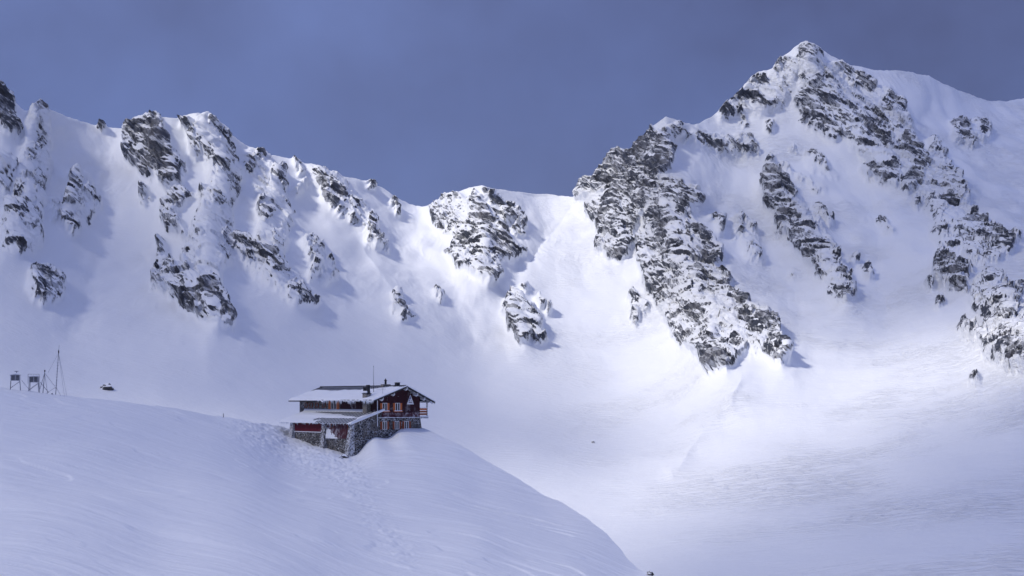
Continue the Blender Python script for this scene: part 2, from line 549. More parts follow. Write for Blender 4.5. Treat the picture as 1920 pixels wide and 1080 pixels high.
# rock outcrops traced from the picture: each inner list is one outcrop;
# ('p', polygon, density) or ('c', chain of (x, y, r), density)
OUT = [
    [('p', [(-30, 160), (0, 172), (12, 177), (32, 233), (39, 249), (30, 260), (14, 246), (0, 228), (-30, 230)], .9)],
    [('c', [(76, 202, 8), (69, 228, 9), (74, 274, 9), (58, 302, 8)], .65)],
    [('c', [(189, 240, 5)], 1)],
    [('c', [(65, 339, 12), (42, 381, 14), (28, 404, 13), (51, 436, 10)], .45), ('c', [(69, 404, 6)], .8)],
    [('c', [(100, 382, 9), (102, 398, 8)], .45)],
    [('c', [(20, 459, 4), (32, 470, 4)], .8)],
    [('c', [(0, 310, 14), (8, 350, 8)], .35)],
    [('c', [(139, 334, 7), (134, 371, 9), (125, 408, 12), (139, 427, 10)], .75), ('c', [(162, 367, 10), (185, 385, 6)], .4)],
    [('p', [(60, 515), (83, 506), (120, 533), (102, 540), (104, 559), (79, 570), (60, 561), (72, 538)], .8)],
    [('p', [(245, 237), (259, 233), (292, 219), (296, 256), (306, 274), (324, 293), (350, 325), (343, 344), (326, 360), (310, 353),
            (308, 334), (292, 316), (282, 339), (264, 334), (250, 307), (245, 279), (238, 274)], .7),
     ('c', [(290, 230, 8), (293, 262, 8), (318, 310, 10), (328, 345, 12)], .95)],
    [('c', [(269, 358, 4), (275, 385, 4)], .5)],
    [('c', [(351, 235, 8)], .55)], [('c', [(366, 256, 11), (368, 290, 11)], .5)], [('c', [(393, 232, 4.5)], .9)],
    [('c', [(419, 263, 8)], .55)], [('c', [(412, 302, 7), (417, 325, 8)], .45)],
    [('c', [(347, 374, 7), (324, 395, 8), (319, 422, 9), (345, 434, 9)], .62)],
    [('c', [(384, 371, 8), (412, 390, 7)], .75)], [('c', [(410, 478, 5), (421, 494, 5)], .95)], [('c', [(375, 459, 5)], .8)],
    [('c', [(301, 460, 6), (305, 478, 6)], .5)],
    [('p', [(296, 492), (324, 496), (333, 524), (352, 524), (370, 515), (394, 529), (426, 584), (428, 610), (412, 603), (384, 603),
            (352, 589), (333, 557), (301, 547), (289, 529)], .5),
     ('c', [(388, 532, 7), (405, 570, 9), (424, 606, 6)], .95), ('c', [(300, 535, 10)], .8)],
    [('c', [(420, 452, 8), (455, 470, 10), (475, 490, 11), (500, 490, 10), (515, 515, 9)], .66)],
    [('c', [(481, 299, 9)], .75)], [('c', [(466, 319, 7)], .6)], [('c', [(521, 330, 11), (527, 351, 5)], .8)],
    [('c', [(553, 360, 8)], .55)], [('c', [(488, 397, 7), (499, 412, 7)], .8)], [('c', [(514, 445, 7), (518, 470, 8)], .7)],
    [('c', [(555, 303, 5), (568, 323, 4)], .8)], [('c', [(572, 346, 5)], .5)],
    [('c', [(599, 323, 6), (603, 345, 5), (614, 375, 6), (625, 384, 5)], .75)],
    [('c', [(618, 343, 6), (636, 366, 7), (642, 378, 5)], .85)], [('c', [(662, 390, 8)], .5)], [('c', [(658, 415, 4)], .7)],
    [('c', [(695, 423, 5), (703, 449, 7), (716, 460, 4)], .8)], [('c', [(694, 344, 6)], .75)],
    [('c', [(577, 462, 5), (599, 475, 5)], .75)], [('c', [(581, 486, 5), (588, 503, 5), (585, 523, 4)], .8)],
    [('c', [(618, 497, 3)], .8)], [('c', [(619, 525, 3)], .8)], [('c', [(547, 554, 6), (565, 562, 5), (583, 571, 5)], .75)],
    [('c', [(747, 582, 5), (758, 597, 6)], .85)], [('c', [(740, 556, 3)], .8)], [('c', [(818, 556, 4), (823, 561, 4)], 1)],
    [('c', [(733, 390, 3), (747, 408, 3)], .6)],
    # middle crag
    [('p', [(893, 363), (900, 390), (912, 407), (923, 433), (937, 450), (953, 463), (975, 482), (957, 493), (928, 493), (947, 520),
            (930, 517), (923, 537), (903, 533), (890, 513), (877, 517), (857, 500), (842, 483), (847, 467), (873, 440), (880, 417),
            (890, 393), (883, 387)], .6),
     ('p', [(893, 388), (912, 407), (923, 433), (977, 482), (957, 492), (920, 490), (906, 440)], .97)],
    [('c', [(853, 370, 8)], .7)], [('c', [(822, 412, 11), (840, 408, 11), (855, 428, 10)], .6)], [('c', [(827, 435, 5)], .75)],
    [('c', [(845, 443, 6)], .5)],
    [('c', [(910, 370, 4), (930, 383, 5), (953, 407, 7), (978, 423, 5)], .9)], [('c', [(966, 434, 4), (978, 440, 5)], .8)],
    [('p', [(960, 553), (977, 560), (987, 587), (1007, 613), (1017, 643), (980, 647), (960, 627), (947, 580)], .56)],
    [('c', [(983, 540, 4)], .8)], [('c', [(1010, 568, 3), (1028, 587, 3)], .7)],
    # right massif
    [('p', [(1080, 374), (1088, 341), (1113, 337), (1141, 304), (1154, 288), (1182, 292), (1207, 264), (1211, 247), (1243, 260),
            (1260, 288), (1251, 321), (1235, 341), (1223, 386), (1198, 427), (1194, 459), (1158, 492), (1121, 475), (1125, 427),
            (1137, 382), (1141, 361), (1113, 370)], .66),
     ('c', [(1215, 250, 7), (1200, 290, 9), (1150, 330, 12), (1150, 390, 10)], .9), ('c', [(1240, 300, 10), (1215, 370, 10)], .85)],
    [('c', [(1115, 397, 7)], .5)],
    [('p', [(1229, 386), (1246, 344), (1285, 354), (1303, 372), (1306, 393), (1278, 400), (1289, 424), (1320, 442), (1352, 470),
            (1357, 491), (1338, 502), (1341, 523), (1366, 544), (1398, 569), (1403, 583), (1433, 600), (1450, 621), (1477, 667),
            (1464, 683), (1436, 667), (1412, 657), (1387, 671), (1362, 692), (1345, 699), (1320, 678), (1303, 660), (1271, 642),
            (1260, 611), (1250, 586), (1215, 551), (1209, 509), (1197, 495), (1201, 460), (1225, 438), (1222, 410)], .56),
     ('c', [(1232, 415, 9), (1246, 450, 10)], 1), ('c', [(1258, 350, 6), (1285, 370, 9), (1278, 400, 9)], 1),
     ('c', [(1300, 440, 8), (1322, 456, 12), (1332, 492, 12)], .95), ('c', [(1375, 560, 8), (1395, 576, 8)], .9),
     ('c', [(1433, 610, 10), (1450, 650, 11), (1468, 675, 8)], .92), ('c', [(1306, 593, 13)], .8),
     ('c', [(1335, 690, 10), (1352, 685, 10)], .9), ('c', [(1390, 610, 11), (1408, 632, 11)], .88),
     ('c', [(1252, 395, 11)], -.8)],
    [('c', [(1190, 560, 7), (1212, 585, 9), (1190, 605, 6)], .42)],
    [('c', [(1331, 407, 3), (1352, 426, 4)], .9)], [('c', [(1377, 414, 4), (1390, 452, 4), (1418, 482, 4)], .62)],
    [('c', [(1390, 414, 3), (1411, 435, 4)], .8)], [('c', [(1355, 523, 3), (1368, 533, 4)], .9)],
    [('c', [(1410, 152, 6), (1427, 162, 6)], .9)], [('c', [(1378, 186, 6), (1406, 190, 6), (1447, 203, 5)], .9)],
    [('c', [(1353, 203, 7), (1363, 218, 7)], .85)], [('c', [(1382, 207, 6)], .8)], [('c', [(1457, 121, 8), (1475, 118, 6)], .6)],
    [('c', [(1471, 160, 8)], .6)], [('c', [(1398, 227, 6)], .5)],
    [('c', [(1304, 260, 5), (1337, 272, 6), (1353, 280, 5)], .8)], [('c', [(1361, 268, 5), (1394, 290, 6), (1414, 288, 4)], .6)],
    [('c', [(1382, 260, 3), (1402, 268, 4)], .6)], [('c', [(1256, 245, 4), (1280, 264, 4)], .7)], [('c', [(1272, 241, 3)], .8)],
    [('c', [(1443, 231, 4), (1447, 247, 4)], .55)], [('c', [(1443, 304, 5)], .7)],
    [('p', [(1432, 352), (1438, 323), (1455, 331), (1489, 365), (1481, 378), (1506, 412), (1502, 425), (1532, 450), (1562, 480),
            (1572, 501), (1562, 510), (1532, 510), (1506, 480), (1481, 446), (1464, 429), (1455, 399), (1436, 386), (1447, 374)], .78)],
    [('c', [(1528, 395, 5), (1553, 423, 5)], .95)], [('c', [(1464, 442, 6)], .6)], [('c', [(1566, 523, 8), (1587, 536, 7)], .85)],
    [('c', [(1578, 556, 6), (1587, 560, 6)], .9)], [('c', [(1540, 523, 5)], .75)], [('c', [(1621, 512, 6), (1630, 518, 5)], .9)],
    [('c', [(1604, 493, 5)], .6)], [('c', [(1526, 428, 5)], .6)],
    [('c', [(1511, 293, 3), (1530, 304, 5), (1545, 316, 4)], .9)], [('c', [(1553, 325, 5)], .55)], [('c', [(1492, 286, 3)], .7)],
    [('c', [(1651, 420, 3), (1672, 435, 3)], .7)], [('c', [(1468, 314, 2), (1506, 340, 2), (1545, 365, 2)], .45)],
    [('c', [(1491, 516, 4)], .8)],
    [('p', [(1493, 97), (1505, 84), (1525, 89), (1537, 101), (1517, 113), (1497, 109)], .6)],
    [('p', [(1491, 182), (1509, 166), (1525, 137), (1550, 141), (1554, 166), (1594, 186), (1615, 215), (1643, 223), (1651, 199),
            (1664, 174), (1688, 211), (1696, 243), (1668, 256), (1631, 239), (1668, 282), (1639, 288), (1607, 280), (1599, 243),
            (1594, 264), (1570, 272), (1541, 251), (1521, 227), (1491, 203)], .5),
     ('c', [(1513, 223, 8), (1541, 243, 9), (1566, 264, 8)], .85), ('c', [(1623, 243, 10), (1660, 280, 9)], .9),
     ('c', [(1537, 154, 9)], .7)],
    [('c', [(1562, 125, 6), (1603, 158, 9), (1627, 166, 8)], .42)],
    [('p', [(1619, 317), (1635, 313), (1656, 321), (1664, 304), (1680, 321), (1688, 331), (1680, 351), (1664, 349), (1647, 337),
            (1627, 337)], .72)],
    [('p', [(1684, 272), (1696, 260), (1713, 280), (1737, 304), (1741, 321), (1721, 329), (1729, 345), (1717, 361), (1692, 359),
            (1696, 337), (1704, 321), (1688, 296)], .85)],
    [('c', [(1721, 382, 5)], .8)],
    [('p', [(1737, 264), (1749, 264), (1764, 296), (1761, 309), (1745, 300)], .75)],
    [('p', [(1741, 345), (1770, 313), (1790, 337), (1810, 361), (1810, 382), (1794, 398), (1761, 402), (1761, 427), (1778, 447),
            (1761, 451), (1753, 419), (1743, 398)], .62)],
    [('p', [(1782, 463), (1786, 451), (1798, 423), (1823, 402), (1843, 419), (1867, 435), (1900, 467), (1892, 480), (1871, 492),
            (1835, 498), (1806, 484), (1804, 467)], .85)],
    [('p', [(1753, 506), (1762, 472), (1783, 493), (1822, 510), (1805, 536), (1771, 540), (1758, 527)], .82)],
    [('c', [(1745, 536, 6)], .75)], [('c', [(1783, 544, 6), (1805, 548, 6)], .55)], [('c', [(1760, 572, 4)], .8)],
    [('c', [(1834, 714, 5)], .9)],
    [('p', [(1784, 251), (1788, 231), (1806, 243), (1814, 260), (1831, 272), (1819, 282), (1798, 264)], .85)],
    [('c', [(1827, 235, 4), (1845, 260, 5)], .8)],
    [('c', [(1847, 544, 7), (1873, 535, 8)], .8)], [('c', [(1830, 561, 5), (1851, 570, 5)], .65)],
    [('c', [(1860, 570, 8), (1890, 574, 8), (1903, 557, 7), (1930, 540, 10)], .7)], [('c', [(1873, 587, 9), (1885, 604, 10)], .6)],
    [('p', [(1868, 655), (1881, 629), (1898, 629), (1920, 604), (1990, 600), (1990, 720), (1920, 702), (1902, 697), (1881, 680)], .72)],
    [('c', [(1809, 616, 7), (1847, 642, 8)], .42)], [('c', [(1907, 450, 6)], .55)],
    # thinly broken ground between the outcrops
    [('z', [(395, 235, 24), (420, 330, 28), (395, 440, 30), (370, 540, 40)], .30), ('z', [(480, 300, 22), (515, 400, 28), (500, 500, 26), (560, 560, 14)], .27),
     ('z', [(600, 325, 16), (650, 380, 20), (705, 450, 12)], .27), ('z', [(70, 220, 16), (60, 330, 26), (40, 440, 34)], .28),
     ('z', [(150, 345, 18), (150, 400, 22)], .24), ('z', [(585, 470, 16), (600, 520, 14)], .24), ('z', [(5, 330, 26)], .30),
     ('z', [(1520, 110, 22), (1550, 190, 40), (1620, 240, 44), (1660, 300, 24)], .31), ('z', [(1640, 190, 24), (1690, 250, 24)], .27),
     ('z', [(1710, 320, 26), (1770, 360, 34), (1790, 440, 34)], .30), ('z', [(1850, 560, 30), (1900, 590, 40), (1880, 650, 30)], .30),
     ('z', [(1390, 195, 24), (1450, 180, 26), (1480, 130, 18)], .28), ('z', [(1300, 262, 14), (1400, 280, 16)], .28),
     ('z', [(850, 390, 26), (900, 470, 46), (930, 400, 20)], .29), ('z', [(1150, 380, 42), (1225, 290, 34)], .30),
     ('z', [(1255, 400, 40), (1280, 520, 56), (1370, 620, 50), (1440, 650, 22)], .29), ('z', [(1400, 440, 16), (1420, 480, 12)], .26),
     ('z', [(1455, 360, 18), (1520, 450, 26), (1580, 540, 20)], .27), ('z', [(280, 300, 30)], .26), ('z', [(980, 600, 26)], .28),
     ('z', [(760, 590, 10)], .22), ('z', [(1530, 305, 14), (1560, 330, 10)], .24), ('z', [(1810, 250, 18), (1840, 262, 10)], .26),
     ('z', [(1200, 585, 18)], .26), ('z', [(85, 540, 26)], .26)],
    [('p', [(2050, 330), (2120, 300), (2190, 420), (2220, 520), (2130, 500)], .7)],
    [('p', [(-160, 260), (-110, 240), (-90, 330), (-140, 420), (-190, 360)], .6)],
]


def build_mountains():
    xs = np.concatenate([np.arange(-900, -40, 14.0), np.arange(-40, 1962, 1.3), np.arange(1964, 2800, 14.0)])
    nc = len(xs)
    top = interp(xs, SKY_LINE)
    # fine roughness of the crest itself
    top = top + 2.2 * gnoise(xs / 22.0, xs * 0 + 3.1, xs * 0) + 1.0 * gnoise(xs / 7.0, xs * 0 + 8.1, xs * 0)
    t1 = np.linspace(0, 1, 372) ** 1.04
    rows = [top + (720 - top) * t for t in t1]
    rows += [np.full(nc, r) for r in np.linspace(720, 1100, 112)[1:]]
    rows += [np.full(nc, r) for r in np.linspace(1100, 1250, 9)[1:]]
    PY = np.array(rows)
    PX = np.broadcast_to(xs, PY.shape).copy()
    nr = len(rows)

    fit = tps_fit(BASE, 1e-4)
    D = lattice_eval(fit, PX, PY, 10.0)
    # ribs and gullies, their lines wandering a little
    wx = PX + 14 * gnoise(PX / 60, PY / 60, PX * 0 + 1.5) + 6 * gnoise(PX / 22, PY / 22, PX * 0 + 4.5)
    wy = PY + 14 * gnoise(PX / 60, PY / 60, PX * 0 + 9.5)
    for line, amp, w in RIBS:
        lx = [p[0] for p in line]
        ly = [p[1] for p in line]
        pad = w * 4
        m = (PX > min(lx) - pad) & (PX < max(lx) + pad) & (PY > min(ly) - pad) & (PY < max(ly) + pad)
        d, _ = seg_dist(wx[m], wy[m], line)
        q = d / w
        prof = np.exp(-np.sqrt(q * q + 0.03)) - math.exp(-3.6)
        prof = np.clip(prof, 0, None)
        D[m] -= amp * prof * 1.15
    # where rock may show: fld 0..1, and which outcrop a spot belongs to
    mask = np.full(PY.shape, -50.0)
    fld = np.zeros(PY.shape)
    owner = np.full(PY.shape, -1, np.int32)
    ex = PX + 8.0 * gnoise(PX / 19, PY / 19, PX * 0 + 21.5) + 5.0 * gnoise(PX / 7, PY / 7, PX * 0 + 31.5) + 2.5 * gnoise(PX / 3, PY / 3, PX * 0 + 36.5)
    ey = PY + 8.0 * gnoise(PX / 19, PY / 19, PX * 0 + 41.5) + 5.0 * gnoise(PX / 7, PY / 7, PX * 0 + 51.5) + 2.5 * gnoise(PX / 3, PY / 3, PX * 0 + 56.5)
    for k, shapes in enumerate(OUT):
        for kind, pts, de in shapes:
            a = np.array(pts, float)
            r = a[:, 2].max() if kind != 'p' else 0
            pad = r + 22
            x0, x1 = a[:, 0].min() - pad, a[:, 0].max() + pad
            y0, y1 = a[:, 1].min() - pad, a[:, 1].max() + pad
            c0, c1 = np.searchsorted(xs, [x0, x1])
            if c1 <= c0:
                continue
            sl = np.s_[:, c0:c1]
            sub = (PY[sl] > y0) & (PY[sl] < y1)
            X, Y = ex[sl][sub], ey[sl][sub]
            if kind == 'p':
                sd = poly_sd(X, Y, pts)
            else:
                d, rr = seg_dist(X, Y, pts)
                sd = rr - d
            ff, mm, oo = fld[sl], mask[sl], owner[sl]
            cur, fc = mm[sub], ff[sub]
            if de < 0:
                ff[sub] = fc * (1 - 0.8 * sstep(-2, 5, sd))
                continue
            lo = -12 if kind == 'z' else -7
            ff[sub] = np.maximum(fc, de * sstep(lo, 3.5, sd))
            if kind == 'z':
                continue
            oc = oo[sub]
            oc[(sd > cur) & (sd > -6)] = k
            oo[sub] = oc
            mm[sub] = np.maximum(cur, sd)
    m01 = sstep(0.04, 0.42, fld)
    soft = blur2(np.clip(m01, 0, 1), 8)
    # world positions
    U = (PX - CX) / F

    def world(D):
        return np.stack([U * D, D, (HZ - PY) / F * D], -1)
    P = world(D)
    nrm = grid_normals(P)
    nrm *= np.sign(nrm[..., 2:3] + 1e-9)
    x, y, z = P[..., 0], P[..., 1], P[..., 2]
    # broad snow relief, stronger up the slope
    up = sstep(-20, 160, z)
    h = up * (5.0 * fbm(x / 85, y / 110, z / 85, 3) + 2.2 * gnoise(x / 17, y / 60, z / 44)) + 1.6 * fbm(x / 55, y / 55, z / 55, 3)
    # flutes running down the fall line of steep snow
    fl = fbm((x + 0.25 * z + 10 * gnoise(x / 50, y / 50, z / 50)) / 19, y / 80, z / 75, 3, 0.55, ridged=True)
    h = h + up * 1.5 * fl * sstep(-0.25, 0.3, fbm(x / 110, y / 110, z / 110, 2))
    h = h + up * 0.45 * gnoise(x / 7.5 + z / 30.0, y / 40, z / 50) * sstep(-0.1, 0.4, fbm(x / 60, y / 60, z / 60, 2))
    # wind-cut scarps on the lower slopes
    n = fbm(x / 46, (y + 0.3 * x) / 30, z / 30, 3, 0.5) * 3.5
    fr = n - np.floor(n)
    patch = sstep(0.0, 0.35, fbm(x / 90, y / 90, z / 90, 2) + 0.05) * sstep(60, 330, x)
    h = h + (1 - sstep(0, 90, z)) * patch * 0.8 * (sstep(0.0, 0.14, fr) - fr)
    h = h * (1 - 0.5 * soft)
    # rock relief
    R = m01 > 0.002
    # ribs and runnels of the crags
    zone = blur2(np.clip(m01, 0, 1), 25)
    q = x + 0.45 * z
    rib = fbm((q + 9 * gnoise(x / 40, y / 40, z / 40)) / 27, y / 70, (z - 0.45 * x) / 75, 3, 0.5, ridged=True)
    h = h + zone * 5.5 * rib
    xr, yr, zr = x[R], y[R], z[R]
    a = xr * 0.74 + yr * 0.12 + zr * 0.66          # across the strata
    b = xr * 0.66 - zr * 0.74                      # along the dip
    warp = 7 * gnoise(xr / 30, yr / 30, zr / 30)
    s1 = (a + warp) / 9.5 + 0.6 * gnoise(b / 40, a / 25, yr / 40)
    f1 = s1 - np.floor(s1)
    led = np.where(f1 < 0.75, f1 / 0.75, (1 - f1) / 0.25)
    s2 = (a + warp * 0.7) / 3.4 + 0.8 * gnoise(b / 15, a / 9, yr / 15)
    f2 = s2 - np.floor(s2)
    led2 = np.where(f2 < 0.7, f2 / 0.7, (1 - f2) / 0.3)
    rg = fbm((xr + 0.35 * zr) / 24, yr / 40, (zr - 0.35 * xr) / 44, 4, 0.5, ridged=True)
    big = fbm((xr + 0.5 * zr) / 48, yr / 80, (zr - 0.5 * xr) / 90, 2, 0.5, ridged=True)
    rg2 = fbm(b / 16, yr / 12, a / 5, 3, 0.6)
    but = gnoise(b / 7, yr / 7, a / 22)
    bk1 = blocks(b / 30 + 0.2 * warp / 7, yr / 20, a / 10, 3)
    bk2 = blocks(b / 13, yr / 8, a / 4.2, 9)
    wide = blur2(np.clip(m01, 0, 1), 40)[R]
    rel = (0.35 + 0.65 * sstep(0.2, 0.75, wide)) * (2.8 * (led - 0.5) + 1.0 * (led2 - 0.5) + 4.2 * rg + 8.0 * big + 1.2 * rg2 + 3.0 * bk1 + 1.1 * bk2)
    hr = np.zeros(PY.shape)
    hr[R] = rel
    body = soft * 3.5
    h = h + m01 * hr * 0.85 + body
    direc = nrm.copy()
    # rock juts outwards rather than upwards
    outw = np.array([0.0, -0.86, 0.30])
    direc = direc * (1 - soft[..., None] * 0.6) + outw * soft[..., None] * 0.6
    fade = np.ones(PY.shape)
    fade[:6] = np.linspace(0.5, 1, 6)[:, None]
    P = P + direc * (h * fade)[..., None]
    nrm = grid_normals(P)
    nrm *= np.sign(np.where(np.abs(nrm[..., 1:2]) > 1e-6, -nrm[..., 1:2], 1))
    nz = nrm[..., 2]
    # snow lies on what is flat enough; steep rock stays bare
    ledge = sstep(0.25, 0.80, nz)
    nrk = np.zeros(PY.shape)
    nrk[R] = 0.66 * fbm(b / 40, yr / 36, a / 8, 4, 0.55) + 0.42 * fbm((xr + 0.5 * zr) / 9, yr / 20, (zr - 0.5 * xr) / 34, 3) \
        + 0.45 * fbm((b + 0.4 * a) / 62, yr / 60, a / 30, 2) + 0.06 * bk2 - 0.10 * big
    rock = 0.5 + 1.0 * (1.24 * fld - 0.675 + 1.0 * nrk - 0.72 * (ledge - 0.42))
    rock = np.clip(rock, 0, 1.2) * sstep(0.03, 0.12, fld)

    # the far side of the crest
    nb = 14
    back, brock = [], []
    c0 = P[0]
    for k in range(nb, 0, -1):
        q = k / nb
        dy = 420 * q ** 1.7 + 2 * q
        dz = 300 * q ** 1.25
        bx = c0[:, 0] * (1 + dy / c0[:, 1])
        bn = 6 * q * gnoise(bx / 50, np.full(nc, dy / 50), bx * 0)
        back.append(np.stack([bx, c0[:, 1] + dy, np.maximum(c0[:, 2] - dz + bn, -60)], -1))
        brock.append(np.zeros(nc))
    P = np.concatenate([np.array(back), P], 0)
    rock = np.concatenate([np.array(brock), rock], 0)
    own = np.concatenate([np.full((nb, nc), -1, np.int32), np.where((mask > -1.5), owner, -1)], 0)
    PYf = np.concatenate([np.repeat(PY[:1], nb, 0), PY], 0)
    PXf = np.concatenate([np.repeat(PX[:1], nb, 0), PX], 0)

    nr = P.shape[0]
    V = P.reshape(-1, 3)
    Q = quads_of(nr, nc)
    rockf = rock.reshape(-1)
    fo = own.reshape(-1)[Q].max(1)
    fx = PXf.reshape(-1)[Q[:, 0]]
    fy = PYf.reshape(-1)[Q[:, 0]]
    foot = np.interp(fx, [-900, 0, 300, 600, 800, 1000, 1200, 1350, 1500, 1700, 1850, 2000, 2800],
                     [640, 620, 640, 610, 630, 680, 690, 720, 700, 690, 740, 780, 800])
    split1 = 785 + (fy - 387) * 0.25
    split2 = 1075 - (fy - 370) * 0.28
    region = np.where(fy > foot, 3, np.where(fx < split1, 0, np.where(fx < split2, 1, 2)))
    roots = []
    for rid, (nm, lab) in enumerate([
            ('mountain_ridge', 'long snow ridge with scattered dark crags behind the chalet'),
            ('mountain_saddle', 'low snowy saddle with one pyramid crag between the two mountains'),
            ('mountain_peak', 'tall rocky snow peak with a pointed summit'),
            ('snow_bowl', 'smooth wide snow bowl below the mountains')]):
        me = submesh(nm, V, Q, (region == rid) & (fo < 0), M_ALP, rockf)
        o = link(nm, me)
        o['kind'] = 'structure'
        o['label'] = lab
        roots.append(o)
    for k in range(len(OUT)):
        sel = fo == k
        if sel.sum() < 8:
            continue
        rid = int(np.bincount(region[sel]).argmax())
        me = submesh('rock_outcrop', V, Q, sel, M_ALP, rockf)
        link('rock_outcrop', me, roots[rid])
    return V


MOUNTV = build_mountains()

# ------------------------------------------------------------------ THE NEAR HILL
HILL_LINE = [(-1200, 690), (-300, 712), (0, 727), (60, 731), (130, 738), (200, 748), (300, 762), (400, 778), (450, 787), (500, 795),
             (540, 803), (600, 812), (660, 812), (720, 805), (770, 802), (791, 803), (830, 822), (868, 841), (941, 884),
             (1007, 921), (1055, 944), (1100, 967), (1137, 994), (1160, 1016), (1176, 1039), (1198, 1063), (1227, 1080),
             (1300, 1125), (1500, 1200), (2000, 1300), (2600, 1400)]
HILL = [
    # crest
    (-1200, 690, 170), (-600, 702, 180), (-300, 712, 186), (0, 727, 190), (200, 748, 195), (400, 778, 208), (500, 795, 216), (540, 803, 220),
    (600, 812, 226), (660, 812, 226), (720, 805, 222), (791, 803, 209), (868, 841, 198), (941, 884, 187), (1007, 921, 177),
    (1055, 944, 170), (1100, 967, 162), (1160, 1016, 150), (1198, 1063, 140), (1227, 1080, 135), (1300, 1125, 125),
    (1500, 1200, 110), (2000, 1300, 95),
    # against the chalet walls
    (545, 821, 214), (575, 829, 210.5), (605, 838, 207), (635, 847, 203.5), (661, 856, 200.2), (685, 833, 201.2), (705, 818, 203),
    (745, 808, 205.5), (780, 804, 208),
    # open slope
    (540, 850, 196), (600, 875, 184), (660, 885, 180), (700, 862, 188), (740, 840, 195), (800, 835, 197), (800, 880, 180),
    (0, 800, 148), (200, 810, 158), (400, 830, 172), (0, 900, 108), (250, 900, 122), (480, 900, 145), (700, 930, 158),
    (900, 930, 168), (0, 1000, 84), (300, 1000, 95), (600, 1000, 115), (900, 1000, 135), (0, 1080, 68), (300, 1080, 78),
    (600, 1080, 92), (900, 1080, 110), (1100, 1080, 125), (-600, 900, 100), (-600, 1080, 64),
    (0, 1300, 40), (600, 1300, 52), (1200, 1300, 72), (2000, 1400, 75), (-900, 1300, 38)]


def build_hill():
    xs = np.concatenate([np.arange(-1200, -40, 20.0), np.arange(-40, 1282, 1.6), np.arange(1284, 2300, 20.0)])
    nc = len(xs)
    top = interp(xs, HILL_LINE)
    k = np.ones(9) / 9
    top = np.convolve(np.pad(top, 4, mode='edge'), k, 'valid')
    top = top + 2.0 * gnoise(xs / 45, xs * 0 + 2.2, xs * 0) + 0.8 * gnoise(xs / 12, xs * 0 + 4.2, xs * 0)
    t1 = np.linspace(0, 1, 300) ** 1.05
    bot = np.maximum(1090, top + 12)
    rows = [top + (bot - top) * t for t in t1]
    rows += [bot + (1420 - bot) * t for t in np.linspace(0, 1, 24)[1:]]
    PY = np.array(rows)
    nr = len(rows)
    PX = np.broadcast_to(xs, PY.shape).copy()
    fit = tps_fit(HILL, 2e-5)
    DD = np.maximum(lattice_eval(fit, PX, PY, 6.0), 20)
    U = (PX - CX) / F
    P = np.stack([U * DD, DD, (HZ - PY) / F * DD], -1)
    x, y, z = P[..., 0], P[..., 1], P[..., 2]
    # snow relief in metres, along z
    al = x * 0.90 - y * 0.42
    ac = x * 0.42 + y * 0.90
    h = 1.0 * fbm(x / 26, y / 34, z * 0, 3) + 0.22 * fbm(al / 14, ac / 5, z * 0 + 3, 4)
    n = (gnoise(al / 34, ac / 15, z * 0 + 1.3) + 0.25 * gnoise(al / 9, ac / 4, z * 0 + 5.3)) * 3.2
    fr = n - np.floor(n)
    patch = sstep(-0.02, 0.22, fbm(al / 20, ac / 9, z * 0 + 7.7, 2))
    h = h - patch * 0.15 * (sstep(0.0, 0.13, fr) - fr)
    n2 = (gnoise(al / 14, ac / 5, z * 0 + 4.3) + 0.3 * gnoise(al / 3, ac / 1.5, z * 0 + 6.3)) * 3.0
    fr2 = n2 - np.floor(n2)
    patch2 = sstep(0.1, 0.3, fbm(al / 12, ac / 6, z * 0 + 2.7, 2))
    h = h - patch2 * 0.05 * (sstep(0.0, 0.2, fr2) - fr2)
    # broken, trodden snow below the chalet
    d, _ = seg_dist(PX, PY, [(470, 808), (560, 840), (640, 872)])
    rough = np.exp(-(d / 38) ** 2)
    d2, _ = seg_dist(PX, PY, [(660, 880), (690, 960), (760, 1040)])
    rough = rough + 0.45 * np.exp(-(d2 / 26) ** 2)
    h = h + rough * (0.45 * fbm(x / 1.6, y / 2.2, z * 0, 3) + 0.3 * np.abs(gnoise(x / 0.9, y / 1.4, z * 0)))
    dm, _ = seg_dist(PX, PY, [(660, 858), (690, 834), (740, 812), (790, 806)])
    h = h * (1 - 0.7 * np.exp(-(dm / 14) ** 2) * (1 - rough))
    P[..., 2] += h
    # back slope falling into the bowl
    c0 = P[0]
    back = []
    nb = 16
    for kk in range(nb, 0, -1):
        q = kk / nb
        dy = 150 * q ** 1.3
        dz = 62 * q ** 1.55
        back.append(np.stack([c0[:, 0] * (1 + 0.3 * dy / c0[:, 1]), c0[:, 1] + dy, c0[:, 2] - dz], -1))
    # ground under and behind the camera
    f0 = P[-1]
    front = []
    for q in (0.25, 0.5, 0.75, 1.0, 2.0, 4.0, 8.0):
        front.append(np.stack([f0[:, 0] * (1 + q), f0[:, 1] - 45 * q, f0[:, 2] * (1 - 0.25 * min(q, 1)) - 2 * max(0, q - 1)], -1))
    P = np.concatenate([np.array(back), P, np.array(front)], 0)
    nr, nc = P.shape[:2]
    me = mesh_np('snow_hill', P.reshape(-1, 3), quads_of(nr, nc), M_SNOW)
    o = link('snow_hill', me)
    o['kind'] = 'structure'
    o['label'] = 'wind-packed snow hill in the foreground carrying the chalet'
    return P


HILLP = build_hill()

# wide snow country underneath everything
g = 9000.0
gm = mesh_np('snow_plain', np.array([(-g, -g, -75), (g, -g, -75), (g, g, -75), (-g, g, -75)], float), np.array([[0, 1, 2, 3]]), M_SNOW)
go = link('snow_plain', gm)
go['kind'] = 'structure'

